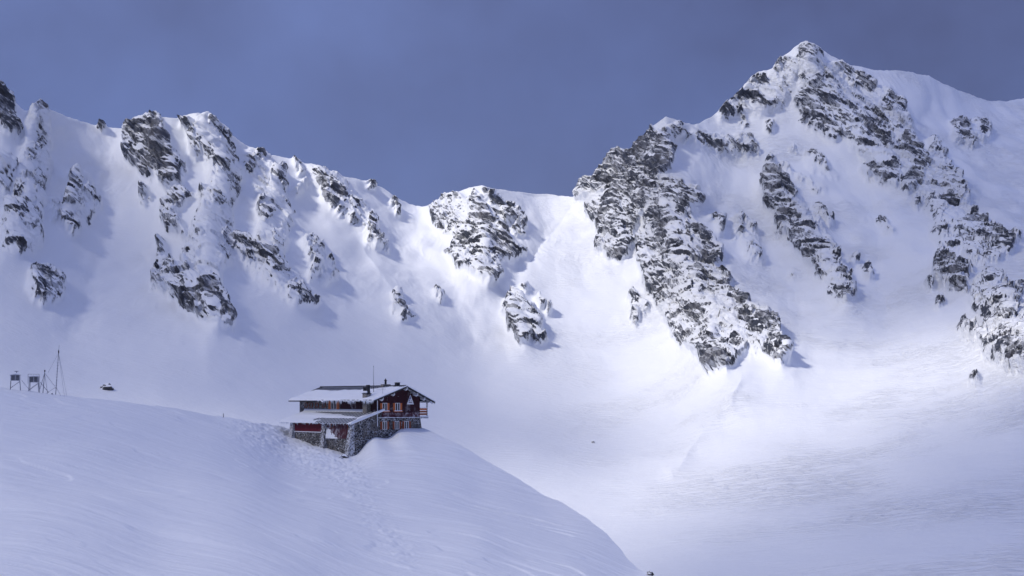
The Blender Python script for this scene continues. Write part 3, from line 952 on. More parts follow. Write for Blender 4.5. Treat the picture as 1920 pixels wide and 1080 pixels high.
# ------------------------------------------------------------------ builders for the built things
class MB:
    def __init__(self):
        self.v, self.f = [], []

    def add(self, vs, fs):
        n = len(self.v)
        self.v += [tuple(map(float, p)) for p in vs]
        self.f += [tuple(i + n for i in q) for q in fs]
        return self

    def box(self, x0, x1, y0, y1, z0, z1):
        return self.add([(x0, y0, z0), (x1, y0, z0), (x1, y1, z0), (x0, y1, z0), (x0, y0, z1), (x1, y0, z1), (x1, y1, z1), (x0, y1, z1)],
                        [(0, 3, 2, 1), (4, 5, 6, 7), (0, 1, 5, 4), (1, 2, 6, 5), (2, 3, 7, 6), (3, 0, 4, 7)])

    def hexa(self, lo, hi):
        """two quads (4 points each) joined into a solid"""
        return self.add(list(lo) + list(hi), [(0, 3, 2, 1), (4, 5, 6, 7), (0, 1, 5, 4), (1, 2, 6, 5), (2, 3, 7, 6), (3, 0, 4, 7)])

    def prism_y(self, prof, y0, y1):
        n = len(prof)
        vs = [(x, y0, z) for x, z in prof] + [(x, y1, z) for x, z in prof]
        fs = [tuple(range(n)), tuple(range(2 * n - 1, n - 1, -1))]
        fs += [(i, i + n, (i + 1) % n + n, (i + 1) % n) for i in range(n)]
        return self.add(vs, fs)

    def prism_x(self, prof, x0, x1):
        n = len(prof)
        vs = [(x0, y, z) for y, z in prof] + [(x1, y, z) for y, z in prof]
        fs = [tuple(range(n)), tuple(range(2 * n - 1, n - 1, -1))]
        fs += [(i, i + n, (i + 1) % n + n, (i + 1) % n) for i in range(n)]
        return self.add(vs, fs)

    def tube(self, a, b, r0, r1=None, n=8):
        r1 = r0 if r1 is None else r1
        a, b = Vector(a), Vector(b)
        d = (b - a).normalized()
        u = d.orthogonal().normalized()
        w = d.cross(u)
        vs = []
        for c, r in ((a, r0), (b, r1)):
            for k in range(n):
                t = 2 * math.pi * k / n
                vs.append(c + u * (math.cos(t) * r) + w * (math.sin(t) * r))
        fs = [tuple(range(n - 1, -1, -1)), tuple(range(n, 2 * n))]
        fs += [(k, (k + 1) % n, (k + 1) % n + n, k + n) for k in range(n)]
        return self.add(vs, fs)

    def build(self, name, mat, parent=None, bevel=0.0, smooth=False, kind=None):
        me = bpy.data.meshes.new(name)
        me.from_pydata(self.v, [], self.f)
        bm = bmesh.new()
        bm.from_mesh(me)
        bmesh.ops.recalc_face_normals(bm, faces=bm.faces)
        if bevel:
            bmesh.ops.bevel(bm, geom=bm.edges[:], offset=bevel, segments=1, affect='EDGES', clamp_overlap=True)
        bm.to_mesh(me)
        bm.free()
        if smooth:
            for p in me.polygons:
                p.use_smooth = True
        me.materials.append(mat)
        o = link(name, me, parent)
        if kind:
            o['kind'] = kind
        return o


def thing(name, label, cat, loc, rz=0.0, group=None):
    o = bpy.data.objects.new(name, None)
    COL.objects.link(o)
    o.empty_display_size = 0.5
    o.location = loc
    o.rotation_euler = (0, 0, rz)
    o['label'] = label
    o['category'] = cat
    if group:
        o['group'] = group
    return o


def tag(o, label, cat, group=None):
    o['label'] = label
    o['category'] = cat
    if group:
        o['group'] = group
    return o


def plain(name, col, rough=0.7, var=0.25, scale=3.0, spec=0.3, snowy=0.0):
    m, nt, bs = new_mat(name)
    tc = N(nt, 'ShaderNodeTexCoord').outputs['Object']
    n = noise_node(nt, tc, scale, 4, 0.6)
    c = mixc(nt, n, tuple(v * (1 - var) for v in col), tuple(min(1, v * (1 + var)) for v in col))
    if snowy:
        f = mapr(nt, noise_node(nt, tc, scale * 2.3, 5, 0.7), 0.62 - 0.2 * snowy, 0.75 - 0.2 * snowy)
        c = mixc(nt, f, c, (0.78, 0.80, 0.84))
    nt.links.new(c, bs.inputs['Base Color'])
    bs.inputs['Roughness'].default_value = rough
    bs.inputs['Specular IOR Level'].default_value = spec
    return m


def mat_stone(name, more):
    m, nt, bs = new_mat(name)
    tc = N(nt, 'ShaderNodeTexCoord').outputs['Object']
    wob = N(nt, 'ShaderNodeVectorMath', operation='ADD')
    nz = N(nt, 'ShaderNodeTexNoise')
    nz.inputs['Scale'].default_value = 1.4
    nt.links.new(tc, nz.inputs['Vector'])
    sc = N(nt, 'ShaderNodeVectorMath', operation='SCALE')
    sc.inputs['Scale'].default_value = 0.35
    nt.links.new(nz.outputs['Color'], sc.inputs[0])
    nt.links.new(tc, wob.inputs[0])
    nt.links.new(sc.outputs[0], wob.inputs[1])
    v1 = N(nt, 'ShaderNodeTexVoronoi')
    v1.inputs['Scale'].default_value = 2.3
    nt.links.new(wob.outputs[0], v1.inputs['Vector'])
    v2 = N(nt, 'ShaderNodeTexVoronoi', feature='DISTANCE_TO_EDGE')
    v2.inputs['Scale'].default_value = 2.3
    nt.links.new(wob.outputs[0], v2.inputs['Vector'])
    sep = N(nt, 'ShaderNodeSeparateColor')
    nt.links.new(v1.outputs['Color'], sep.inputs[0])
    stone = mixc(nt, sep.outputs[0], (0.035, 0.034, 0.038), (0.13, 0.115, 0.10))
    joint = mapr(nt, v2.outputs['Distance'], 0.015, 0.07, 1.0, 0.0)
    snowf = mth(nt, 'MULTIPLY', joint, mapr(nt, noise_node(nt, tc, 0.9, 4, 0.6), 0.38, 0.62, 0.15, 0.95))
    speck = mapr(nt, noise_node(nt, tc, 3.1, 4, 0.7), 0.60 - more, 0.68 - more, 0.0, 0.9)
    snowf = mth(nt, 'MAXIMUM', snowf, speck)
    c = mixc(nt, snowf, stone, (0.66, 0.68, 0.72))
    nt.links.new(c, bs.inputs['Base Color'])
    bs.inputs['Roughness'].default_value = 0.9
    bs.inputs['Specular IOR Level'].default_value = 0.2
    bp = N(nt, 'ShaderNodeBump')
    bp.inputs['Strength'].default_value = 0.8
    bp.inputs['Distance'].default_value = 0.08
    nt.links.new(mapr(nt, v2.outputs['Distance'], 0.0, 0.2), bp.inputs['Height'])
    nt.links.new(bp.outputs[0], bs.inputs['Normal'])
    return m


def mat_timber(name, c0, c1, frost):
    """painted boards, upright, dusted with blown snow"""
    m, nt, bs = new_mat(name)
    tc = N(nt, 'ShaderNodeTexCoord').outputs['Object']
    sep = N(nt, 'ShaderNodeSeparateXYZ')
    nt.links.new(tc, sep.inputs[0])
    run = mth(nt, 'ADD', sep.outputs[0], sep.outputs[1])
    bd = mth(nt, 'MULTIPLY', run, 1 / 0.16)
    fr = mth(nt, 'FRACT', bd)
    cell = mth(nt, 'FLOOR', bd)
    wn_ = N(nt, 'ShaderNodeTexWhiteNoise', noise_dimensions='1D')
    nt.links.new(cell, wn_.inputs['W'])
    n = noise_node(nt, mapping(nt, tc, scale=(3, 3, 0.5)), 1.0, 4, 0.6)
    c = mixc(nt, mth(nt, 'ADD', mth(nt, 'MULTIPLY', n, 0.6), mth(nt, 'MULTIPLY', wn_.outputs['Value'], 0.4)), c0, c1)
    c = mixc(nt, mapr(nt, fr, 0.0, 0.12, 0.6, 0.0), c, (0.006, 0.003, 0.004))
    sp = mapr(nt, noise_node(nt, tc, 2.6, 5, 0.75), 0.64, 0.70, 0.0, 0.75)
    lowf = mapr(nt, noise_node(nt, tc, 0.35, 3, 0.6), 0.62 - frost, 0.85 - frost, 0.0, 0.55)
    c = mixc(nt, mth(nt, 'MAXIMUM', sp, mth(nt, 'MULTIPLY', lowf, mapr(nt, noise_node(nt, tc, 1.7, 4, 0.7), 0.4, 0.6))), c, (0.62, 0.63, 0.68))
    nt.links.new(c, bs.inputs['Base Color'])
    bs.inputs['Roughness'].default_value = 0.75
    bs.inputs['Specular IOR Level'].default_value = 0.2
    return m


def mat_snow_cap():
    m, nt, bs = new_mat('settled_snow')
    tc = N(nt, 'ShaderNodeTexCoord').outputs['Object']
    c = mixc(nt, noise_node(nt, tc, 0.8, 3, 0.5), (0.80, 0.825, 0.87), (0.86, 0.875, 0.91))
    nt.links.new(c, bs.inputs['Base Color'])
    bs.inputs['Roughness'].default_value = 0.65
    bs.inputs['Specular IOR Level'].default_value = 0.25
    bp = N(nt, 'ShaderNodeBump')
    bp.inputs['Strength'].default_value = 0.4
    bp.inputs['Distance'].default_value = 0.15
    nt.links.new(noise_node(nt, tc, 1.5, 4, 0.6), bp.inputs['Height'])
    nt.links.new(bp.outputs[0], bs.inputs['Normal'])
    return m


M_STONE = mat_stone('snow_plastered_rubble_stone', 0.0)
M_STONE_F = mat_stone('thickly_snow_plastered_stone', 0.14)
M_RED = mat_timber('wine_red_boards', (0.022, 0.003, 0.007), (0.046, 0.007, 0.012), 0.08)
M_RED2 = mat_timber('bright_wine_red_boards', (0.085, 0.006, 0.016), (0.14, 0.012, 0.024), 0.0)
M_RED3 = mat_timber('frosted_wine_red_boards', (0.050, 0.012, 0.020), (0.10, 0.028, 0.036), 0.22)
M_CAP = mat_snow_cap()
M_ORANGE = plain('orange_shutter_paint', (0.50, 0.135, 0.035), 0.6, 0.3, 6.0)
M_ORANGE_D = plain('weathered_orange_paint', (0.24, 0.062, 0.022), 0.7, 0.35, 6.0)
M_WHITE = plain('white_window_paint', (0.80, 0.80, 0.81), 0.5, 0.05, 5.0)
M_DARKWOOD = plain('dark_roof_timber', (0.030, 0.026, 0.026), 0.8, 0.4, 4.0, snowy=0.1)
M_FROSTWOOD = plain('frosted_timber', (0.12, 0.11, 0.11), 0.8, 0.4, 4.0, snowy=0.9)
M_SHEET = plain('grey_sheet_metal', (0.016, 0.019, 0.027), 0.7, 0.3, 2.0, 0.2, snowy=0.05)
M_IRON = plain('dark_iron', (0.018, 0.018, 0.022), 0.6, 0.3, 5.0)
M_MASON = plain('chimney_masonry', (0.20, 0.18, 0.155), 0.9, 0.5, 3.0, snowy=0.35)
M_GLASS = plain('dark_window_glass', (0.02, 0.022, 0.03), 0.08, 0.2, 2.0, 0.6)
M_BLUE = plain('blue_sign_paint', (0.02, 0.06, 0.25), 0.5, 0.15, 3.0)
M_ICE = plain('ice', (0.70, 0.75, 0.82), 0.25, 0.1, 4.0, 0.5)
M_GREYPOLE = plain('frosted_grey_steel', (0.20, 0.21, 0.25), 0.6, 0.3, 3.0, snowy=0.3)
M_LOUVRE = plain('weathered_white_louvre_paint', (0.45, 0.46, 0.50), 0.7, 0.25, 4.0, snowy=0.3)
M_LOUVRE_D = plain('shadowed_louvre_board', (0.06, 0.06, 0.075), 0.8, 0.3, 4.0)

# ------------------------------------------------------------------ THE CHALET
TH = math.radians(41.0)
GV = (math.cos(TH), math.sin(TH))
LV = (-math.sin(TH), math.cos(TH))
P0 = (-24.75, 200.0)
Z0 = -9.2
chalet = thing('mountain_chalet', 'dark red and stone mountain chalet with snowy roof and orange shutters', 'chalet',
               (P0[0], P0[1], Z0), TH)


def zl(z):
    return z - Z0


AX, WX0, WX1, LY, AY = 0.0, 4.5, 12.8, 23.2, 18.6      # annex front, main walls, lengths
RX, RZ = 9.37, 2.30                                    # ridge
EX0, EZ0 = 2.9, 0.02                                   # near eave
EX1, EZ1 = 15.0, -0.22                                 # far eave
VY0, VY1 = -1.25, LY + 1.0                             # verges
SL0 = (RZ - EZ0) / (RX - EX0)
SL1 = (RZ - EZ1) / (EX1 - RX)


def roof_z(x):
    return RZ - (RX - x) * SL0 if x <= RX else RZ - (x - RX) * SL1


def chalet_main():
    # masonry lower storey and upper core
    MB().box(WX0, WX1, 0, LY, 0.0, zl(-2.85)).build('stone_wall', M_STONE, chalet)
    # battered foot of the far corner
    MB().hexa([(WX1 - .3, -.12, 0), (WX1 + 1.1, -.12, 0), (WX1 + 1.1, 1.2, 0), (WX1 - .3, 1.2, 0)],
              [(WX1 - .3, -.06, zl(-2.9)), (WX1 + .15, -.06, zl(-2.9)), (WX1 + .15, .8, zl(-2.9)), (WX1 - .3, .8, zl(-2.9))]) \
        .build('stone_buttress', M_STONE, chalet)
    MB().prism_y([(WX0, zl(-2.85)), (WX1, zl(-2.85)), (WX1, zl(roof_z(WX1) - .12)), (RX, zl(RZ - .12)), (WX0, zl(roof_z(WX0) - .12))], .10, LY) \
        .build('stone_wall', M_STONE, chalet)
    # board cladding: the gable, frosted towards its foot, and the middle of the long side
    MB().prism_y([(WX0 - .05, zl(-2.05)), (WX1 + .05, zl(-2.05)), (WX1 + .05, zl(roof_z(WX1 + .05) - .14)), (RX, zl(RZ - .14)),
                  (WX0 - .05, zl(roof_z(WX0 - .05) - .14))], -.08, .2).build('gable_boards', M_RED, chalet)
    MB().prism_y([(WX0 + .9, zl(-2.80)), (WX1 + .03, zl(-2.80)), (WX1 + .03, zl(-2.05)), (WX0 + .9, zl(-2.05))], -.10, .2) \
        .build('gable_boards', M_RED3, chalet)
    MB().box(WX0 - .07, WX0 + .2, .2, 10.5, zl(-2.7), zl(.5)).build('side_boards', M_RED, chalet)

    # snow lying on the ledge between storeys
    mb = MB()
    for k in range(16):
        x0 = WX0 + .2 + k * .5
        mb.box(x0, x0 + .46, -.22, .0, zl(-2.86), zl(-2.86) + .07 + .07 * random.random())
    mb.build('ledge_snow', M_CAP, chalet, kind='stuff')

    # roof slabs
    th = .16
    near = MB().prism_y([(RX, zl(RZ)), (EX0, zl(EZ0)), (EX0, zl(EZ0) - th), (RX, zl(RZ) - th)], VY0, VY1).build('roof', M_SHEET, chalet)
    far = MB().prism_y([(RX + .003, zl(RZ)), (EX1, zl(EZ1)), (EX1, zl(EZ1) - th), (RX + .003, zl(RZ) - th)], VY0, VY1).build('roof', M_SHEET, chalet)
    # seams on the bare strip under the ridge
    seam = None
    for k in range(40):
        y = VY0 + .5 + k * .6
        if seam is None:
            seam = MB().hexa([(RX - 2.2, 0, zl(roof_z(RX - 2.2)) - .02), (RX - .02, 0, zl(RZ) - .03), (RX - .02, .09, zl(RZ) - .03), (RX - 2.2, .09, zl(roof_z(RX - 2.2)) - .02)],
                             [(RX - 2.2, 0, zl(roof_z(RX - 2.2)) + .07), (RX - .02, 0, zl(RZ) + .06), (RX - .02, .09, zl(RZ) + .06), (RX - 2.2, .09, zl(roof_z(RX - 2.2)) + .07)]) \
                .build('roof_seam', M_FROSTWOOD, near)
            seam.location.y = y
        else:
            s2 = seam.copy()
            COL.objects.link(s2)
            s2.location.y = y
    MB().box(RX - .14, RX + .14, VY0 - .02, VY1 + .02, zl(RZ) - .02, zl(RZ) + .10).build('ridge_cap', M_SHEET, chalet)
    # snow blanket on the near slope, uneven, hanging over the eave
    nx, ny = 26, 90
    xs = np.linspace(EX0 - .12, RX - .2, nx)
    ys = np.linspace(VY0 - .04, VY1 + .05, ny)
    X, Y = np.meshgrid(xs, ys)
    Zr = zl(RZ) - (RX - X) * SL0
    n = fbm(X / 2.2, Y / 3.5, X * 0, 3)
    edge = np.clip((X - EX0 + .12) / .35, 0, 1) ** .5
    bare = np.interp(Y, [VY0, 1.0, 4.5, 6.0, 16.0, 23.5, VY1], [RX - .25, RX - .35, RX - .5, RX - 1.3, RX - 1.7, RX - 1.5, RX - 2.6])
    T = (.15 + .26 * n) * edge * sstep(0.0, .7, bare + .6 * fbm(X / 1.2, Y / 1.2, X * 0 + 4, 2) - X)
    side = np.clip(np.minimum(Y - VY0 + .04, VY1 + .05 - Y) / .3, 0, 1) ** .5
    T = T * side - .015
    Zt = Zr + T
    lip = (X <= xs[0] + 1e-6)
    sag = .06 + .55 * sstep(15.5, 13.0, Y) * np.clip(fbm(Y / 1.1, X * 0 + .3, X * 0 + 2, 4, .65) + .12, 0, 1)
    Zt = np.where(lip, Zr - sag, Zt)
    Vt = np.stack([X, Y, Zt], -1).reshape(-1, 3)
    link('roof_snow', mesh_np('roof_snow', Vt, quads_of(ny, nx), M_CAP), chalet)
    MB().box(EX0 - .03, EX0 + .06, 13.5, VY1, zl(EZ0) - .30, zl(EZ0) - .165).build('fascia_board', M_DARKWOOD, chalet)
    # verge snow on the far slope
    MB().hexa([(RX, VY0 - .05, zl(RZ)), (EX1 + .05, VY0 - .05, zl(EZ1)), (EX1 + .05, VY1, zl(EZ1)), (RX, VY1, zl(RZ))],
              [(RX, VY0 - .03, zl(RZ) + .09), (EX1 + .03, VY0 - .03, zl(EZ1) + .09), (EX1 + .03, VY1, zl(EZ1) + .09), (RX, VY1, zl(RZ) + .09)]) \
        .build('roof_snow', M_CAP, chalet)
    # barge boards: dark timber with a rime edge
    for (xa, za, xb, zb) in ((EX0, EZ0, RX, RZ), (RX, RZ, EX1, EZ1)):
        MB().hexa([(xa, VY0 - .09, zl(za) - .36), (xb, VY0 - .09, zl(zb) - .36), (xb, VY0 - .02, zl(zb) - .36), (xa, VY0 - .02, zl(za) - .36)],
                  [(xa, VY0 - .09, zl(za) - .06), (xb, VY0 - .09, zl(zb) - .06), (xb, VY0 - .02, zl(zb) - .06), (xa, VY0 - .02, zl(za) - .06)]) \
            .build('barge_board', M_DARKWOOD, chalet)
        MB().hexa([(xa, VY0 - .13, zl(za) - .07), (xb, VY0 - .13, zl(zb) - .07), (xb, VY0 + .05, zl(zb) - .07), (xa, VY0 + .05, zl(za) - .07)],
                  [(xa, VY0 - .13, zl(za) + .07), (xb, VY0 - .13, zl(zb) + .07), (xb, VY0 + .05, zl(zb) + .07), (xa, VY0 + .05, zl(za) + .07)]) \
            .build('verge_rime', M_CAP, chalet)
        MB().hexa([(xa, VY0 + .55, zl(za) - .40), (xb, VY0 + .55, zl(zb) - .40), (xb, VY0 + .70, zl(zb) - .40), (xa, VY0 + .70, zl(za) - .40)],
                  [(xa, VY0 + .55, zl(za) - .17), (xb, VY0 + .55, zl(zb) - .17), (xb, VY0 + .70, zl(zb) - .17), (xa, VY0 + .70, zl(za) - .17)]) \
            .build('rafter', M_FROSTWOOD, chalet)
    # purlin ends carried on carved brackets, white with rime
    for x in (RX, RX - 2.5, RX - 4.7, RX + 2.1, RX + 3.6):
        z = zl(roof_z(x)) - .36
        b = MB().box(x - .11, x + .11, VY0 - .12, .1, z - .16, z + .08).build('purlin_end', M_FROSTWOOD, chalet)
        MB().hexa([(x - .07, VY0 + .15, z - .40), (x + .07, VY0 + .15, z - .40), (x + .07, VY0 + .30, z - .45), (x - .07, VY0 + .30, z - .45)],
                  [(x - .09, VY0 - .12, z - .165), (x + .09, VY0 - .12, z - .165), (x + .09, -.09, z - .165), (x - .09, -.09, z - .165)]) \
            .build('bracket', M_CAP, b)
    # icicles along the near eave and below the verges
    ice = MB()
    for k in range(110):
        y = VY0 + random.random() * (15.2 - VY0)
        L = .15 + .55 * random.random() ** 2.2 + (.45 if random.random() < .06 else 0)
        zz = zl(EZ0) - .08
        ice.tube((EX0 - .06 + .1 * random.random(), y, zz), (EX0 - .06, y, zz - L), .06 + .07 * L, .004, 5)
    for k in range(16):
        q = random.random()
        xx = EX1 - q * 1.2
        ice.tube((xx, VY0 - .05, zl(roof_z(xx)) - .36), (xx, VY0 - .05, zl(roof_z(xx)) - .5 - .3 * random.random()), .04, .004, 5)
    ice.build('icicles', M_ICE, chalet, kind='stuff')


def window(parent, face, u, z, w, h, style):
    """face 'g': gable (plane y = -0.08, u along x); 'l': long side (x = WX0-.05); 'a': annex front (x = 0)"""
    def to(u0, u1, d0, d1, z0, z1):
        if face == 'g':
            return (u0, u1, -d1, -d0, z0, z1)
        pl = {'l': WX0, 'a': 0.0}[face]
        return (pl - d1, pl - d0, u0, u1, z0, z1)
    base = {'g': .10, 'l': .03, 'a': .05}[face]
    if style == 'low':
        base = .0
    zb, zt = zl(z - h / 2), zl(z + h / 2)
    pane = MB().box(*to(u - w / 2, u + w / 2, base - .02, base + .02, zb, zt)).build('window', M_GLASS, parent)
    fr = MB()
    t = .07 if style != 'small' else .09
    d0, d1 = base + .0, base + .08
    fr.box(*to(u - w / 2 - t, u - w / 2, d0, d1, zb - t, zt + t))
    fr.box(*to(u + w / 2, u + w / 2 + t, d0, d1, zb - t, zt + t))
    fr.box(*to(u - w / 2, u + w / 2, d0, d1 - .003, zt, zt + t))
    fr.box(*to(u - w / 2, u + w / 2, d0, d1 - .003, zb - t, zb))
    if style != 'small':
        fr.box(*to(u - .05, u + .05, d0, d1 - .006, zb, zt))
    fr.build('window_frame', M_WHITE if style != 'small' else M_ORANGE_D, pane)
    mat = M_ORANGE if style in ('up', 'door') else M_ORANGE_D
    if style != 'small':
        sw = w * .52
        for s in (-1, 1):
            c = u + s * (w / 2 + t + sw / 2 + .01)
            sh = MB().box(*to(c - sw / 2, c + sw / 2, base + .0, base + .07, zb - .05, zt + .05)).build('shutter', mat, parent)
            MB().box(*to(c - sw / 2 + .03, c + sw / 2 - .03, base + .071, base + .10, (zb + zt) / 2 - .06, (zb + zt) / 2 + .06)).build('batten', mat, sh)
    # snow on the sill
    if style == 'up':
        MB().box(*to(u - w / 2 - .5, u + w / 2 + .5, base, base + .30, zb - .22, zb - .10)).build('window_box', mat, parent)
        MB().box(*to(u - w / 2 - .35, u + w / 2 + .35, base + .02, base + .28, zb - .10, zb + .02)).build('sill_snow', M_CAP, parent)


def gx(px):
    """distance along the gable wall for a column of the survey picture"""
    k = (px - CX) / F
    return -(P0[0] - k * P0[1]) / (GV[0] - k * GV[1])


def ly(px, off):
    bx, by = P0[0] + off * GV[0], P0[1] + off * GV[1]
    k = (px - CX) / F
    return -(bx - k * by) / (LV[0] - k * LV[1])


def chalet_openings():
    for px in (720.5, 744.5):
        window(chalet, 'g', gx(px), -1.12, .78, 1.15, 'up')
    for px in (721, 744, 762):
        window(chalet, 'g', gx(px), -4.05, .74, 1.15, 'low')
    for px in (575, 584, 595, 608):
        window(chalet, 'l', ly(px, WX0), -.86, .75, .62, 'small')
    window(chalet, 'l', ly(626.5, WX0), -.85, 1.5, 1.5, 'door')
    for px in (624, 655.5):
        window(chalet, 'a', ly(px, 0.0), -4.15, .62, .55, 'small')


def chalet_annex():
    top0, top1 = -1.85, -3.62        # lean-to roof heights at main wall and at eave
    ex = -.75                        # eave line
    sl = (top0 - top1) / (WX0 - ex)

    def rz(x):
        return top1 + (x - ex) * sl
    # stone foot, boarded panels above it, stone piers between
    MB().prism_y([(0, 0.0), (WX0 - .01, 0.0), (WX0 - .01, zl(rz(WX0) - .14)), (0, zl(rz(0) - .14))], -.06, AY).build('stone_wall', M_STONE, chalet)
    ya, yb = ly(609.5, 0), ly(553, 0)
    MB().box(-.05, .1, ya + .6, yb, zl(-5.15), zl(rz(0) - .10)).build('panel_boards', M_RED2, chalet)
    MB().box(-.16, .1, ya + .6, yb, zl(-5.27), zl(-5.155)).build('ledge_snow', M_CAP, chalet)
    MB().box(-.05, .1, .9, ya - .6, zl(-6.1), zl(rz(0) - .10)).build('panel_boards', M_RED3, chalet)
    # drift blown against the frosted panel
    y1 = ya - .62
    Yd, Zd = np.meshgrid(np.linspace(y1 - 3.2, y1, 34), np.linspace(-6.15, -4.3, 26))
    q = ((y1 - Yd) / 3.0) + (Zd + 6.1) / 1.7
    T = .30 * (1 - q) + .16 * fbm(Yd / .5, Zd / .5, Zd * 0 + 2, 3)
    link('wall_drift', mesh_np('wall_drift', np.stack([-.045 - np.clip(T, -.05, .4), Yd, zl(Zd)], -1).reshape(-1, 3), quads_of(26, 34), M_CAP), chalet)
    # battered piers
    for y, w, dep in ((ya, 1.0, .9), (.35, .95, 1.3)):
        MB().hexa([(-dep, y - w * .62, 0), (.1, y - w * .62, 0), (.1, y + w * .62, 0), (-dep, y + w * .62, 0)],
                      [(-.28, y - w * .45, zl(rz(-.2) - .16)), (.1, y - w * .45, zl(rz(-.2) - .16)), (.1, y + w * .45, zl(rz(-.2) - .16)), (-.28, y + w * .45, zl(rz(-.2) - .16))]) \
            .build('stone_pier', M_STONE_F, chalet)
    MB().hexa([(-.7, yb + .0, zl(-6.6)), (.1, yb, zl(-6.6)), (.1, yb + 1.1, zl(-6.6)), (-.7, yb + 1.1, zl(-6.6))],
              [(-.25, yb + .05, zl(rz(-.2) - .16)), (.1, yb + .05, zl(rz(-.2) - .16)), (.1, yb + .95, zl(rz(-.2) - .16)), (-.25, yb + .95, zl(rz(-.2) - .16))]) \
        .build('end_pier', M_FROSTWOOD, chalet)
    # lean-to roof
    y0, y1 = -.55, AY + 2.2
    roof = MB().prism_y([(ex, zl(top1)), (WX0 - .08, zl(rz(WX0 - .08))), (WX0 - .08, zl(rz(WX0 - .08)) - .12), (ex, zl(top1) - .12)], y0, y1) \
        .build('lean_to_roof', M_SHEET, chalet)
    seam = None
    for k in range(24):
        y = y0 + .1 + k * .90
        if seam is None:
            a, b = ex - .05, WX0 - .1
            seam = MB().hexa([(a, 0, zl(rz(a)) - .02), (b, 0, zl(rz(b)) - .02), (b, .22, zl(rz(b)) - .02), (a, .22, zl(rz(a)) - .02)],
                             [(a, .03, zl(rz(a)) + .035), (b, .03, zl(rz(b)) + .035), (b, .19, zl(rz(b)) + .035), (a, .19, zl(rz(a)) + .035)]) \
                .build('roof_seam', M_CAP, roof)
            seam.location.y = y
        else:
            s2 = seam.copy()
            COL.objects.link(s2)
            s2.location.y = y
    # snow cover with bare patches
    nx, ny = 40, 150
    X, Y = np.meshgrid(np.linspace(ex - .1, WX0 - .1, nx), np.linspace(y0, y1, ny))
    cover = .04 + .11 * fbm(X / 2.0, Y / 3.2, X * 0 + 9, 3) + np.interp(Y, [y0, .4, 1.0, 5, 8, 13, 16, y1], [.20, .06, -.16, -.17, -.10, -.01, .06, .20])
    mid = np.exp(-((X - 1.7 - .05 * Y) / .75) ** 2) * .17 - .16 * sstep(2.9, 3.5, X - .03 * Y)
    T = np.clip(cover + mid, -.06, .22)
    lowx = (X <= ex - .1 + 1e-6)
    Zt = zl(rz(X)) + T
    Zt = np.where(lowx & (T > 0), zl(top1) - .12, Zt)
    link('roof_snow', mesh_np('roof_snow', np.stack([X, Y, Zt], -1).reshape(-1, 3), quads_of(ny, nx), M_CAP), chalet)
    # flashing drift where the lean-to meets the wall
    MB().prism_y([(WX0 - .08, zl(-1.50)), (WX0 - .38, zl(rz(WX0 - .38)) + .03), (WX0 - .08, zl(rz(WX0)) - .05)], 3.2, 21.5).build('wall_drift', M_CAP, chalet)
    # thick snowed verge over the side wall
    MB().hexa([(ex, y0 - .06, zl(rz(ex)) - .22), (WX0 + 1.0, y0 - .06, zl(rz(WX0 + 1.0)) - .22), (WX0 + 1.0, y0 + .42, zl(rz(WX0 + 1.0)) - .22), (ex, y0 + .42, zl(rz(ex)) - .22)],
              [(ex, y0 - .04, zl(rz(ex)) + .20), (WX0 + 1.0, y0 - .04, zl(rz(WX0 + 1.0)) + .16), (WX0 + 1.0, y0 + .40, zl(rz(WX0 + 1.0)) + .16), (ex, y0 + .40, zl(rz(ex)) + .20)]) \
        .build('verge_rime', M_CAP, chalet, bevel=.05)
    ice = MB()
    for k in range(90):
        y = y0 + random.random() * (y1 - y0)
        L = .10 + .32 * random.random() ** 2
        ice.tube((ex - .05, y, zl(top1) - .08), (ex - .05, y, zl(top1) - .10 - L), .08, .004, 5)
    ice.build('icicles', M_ICE, chalet, kind='stuff')


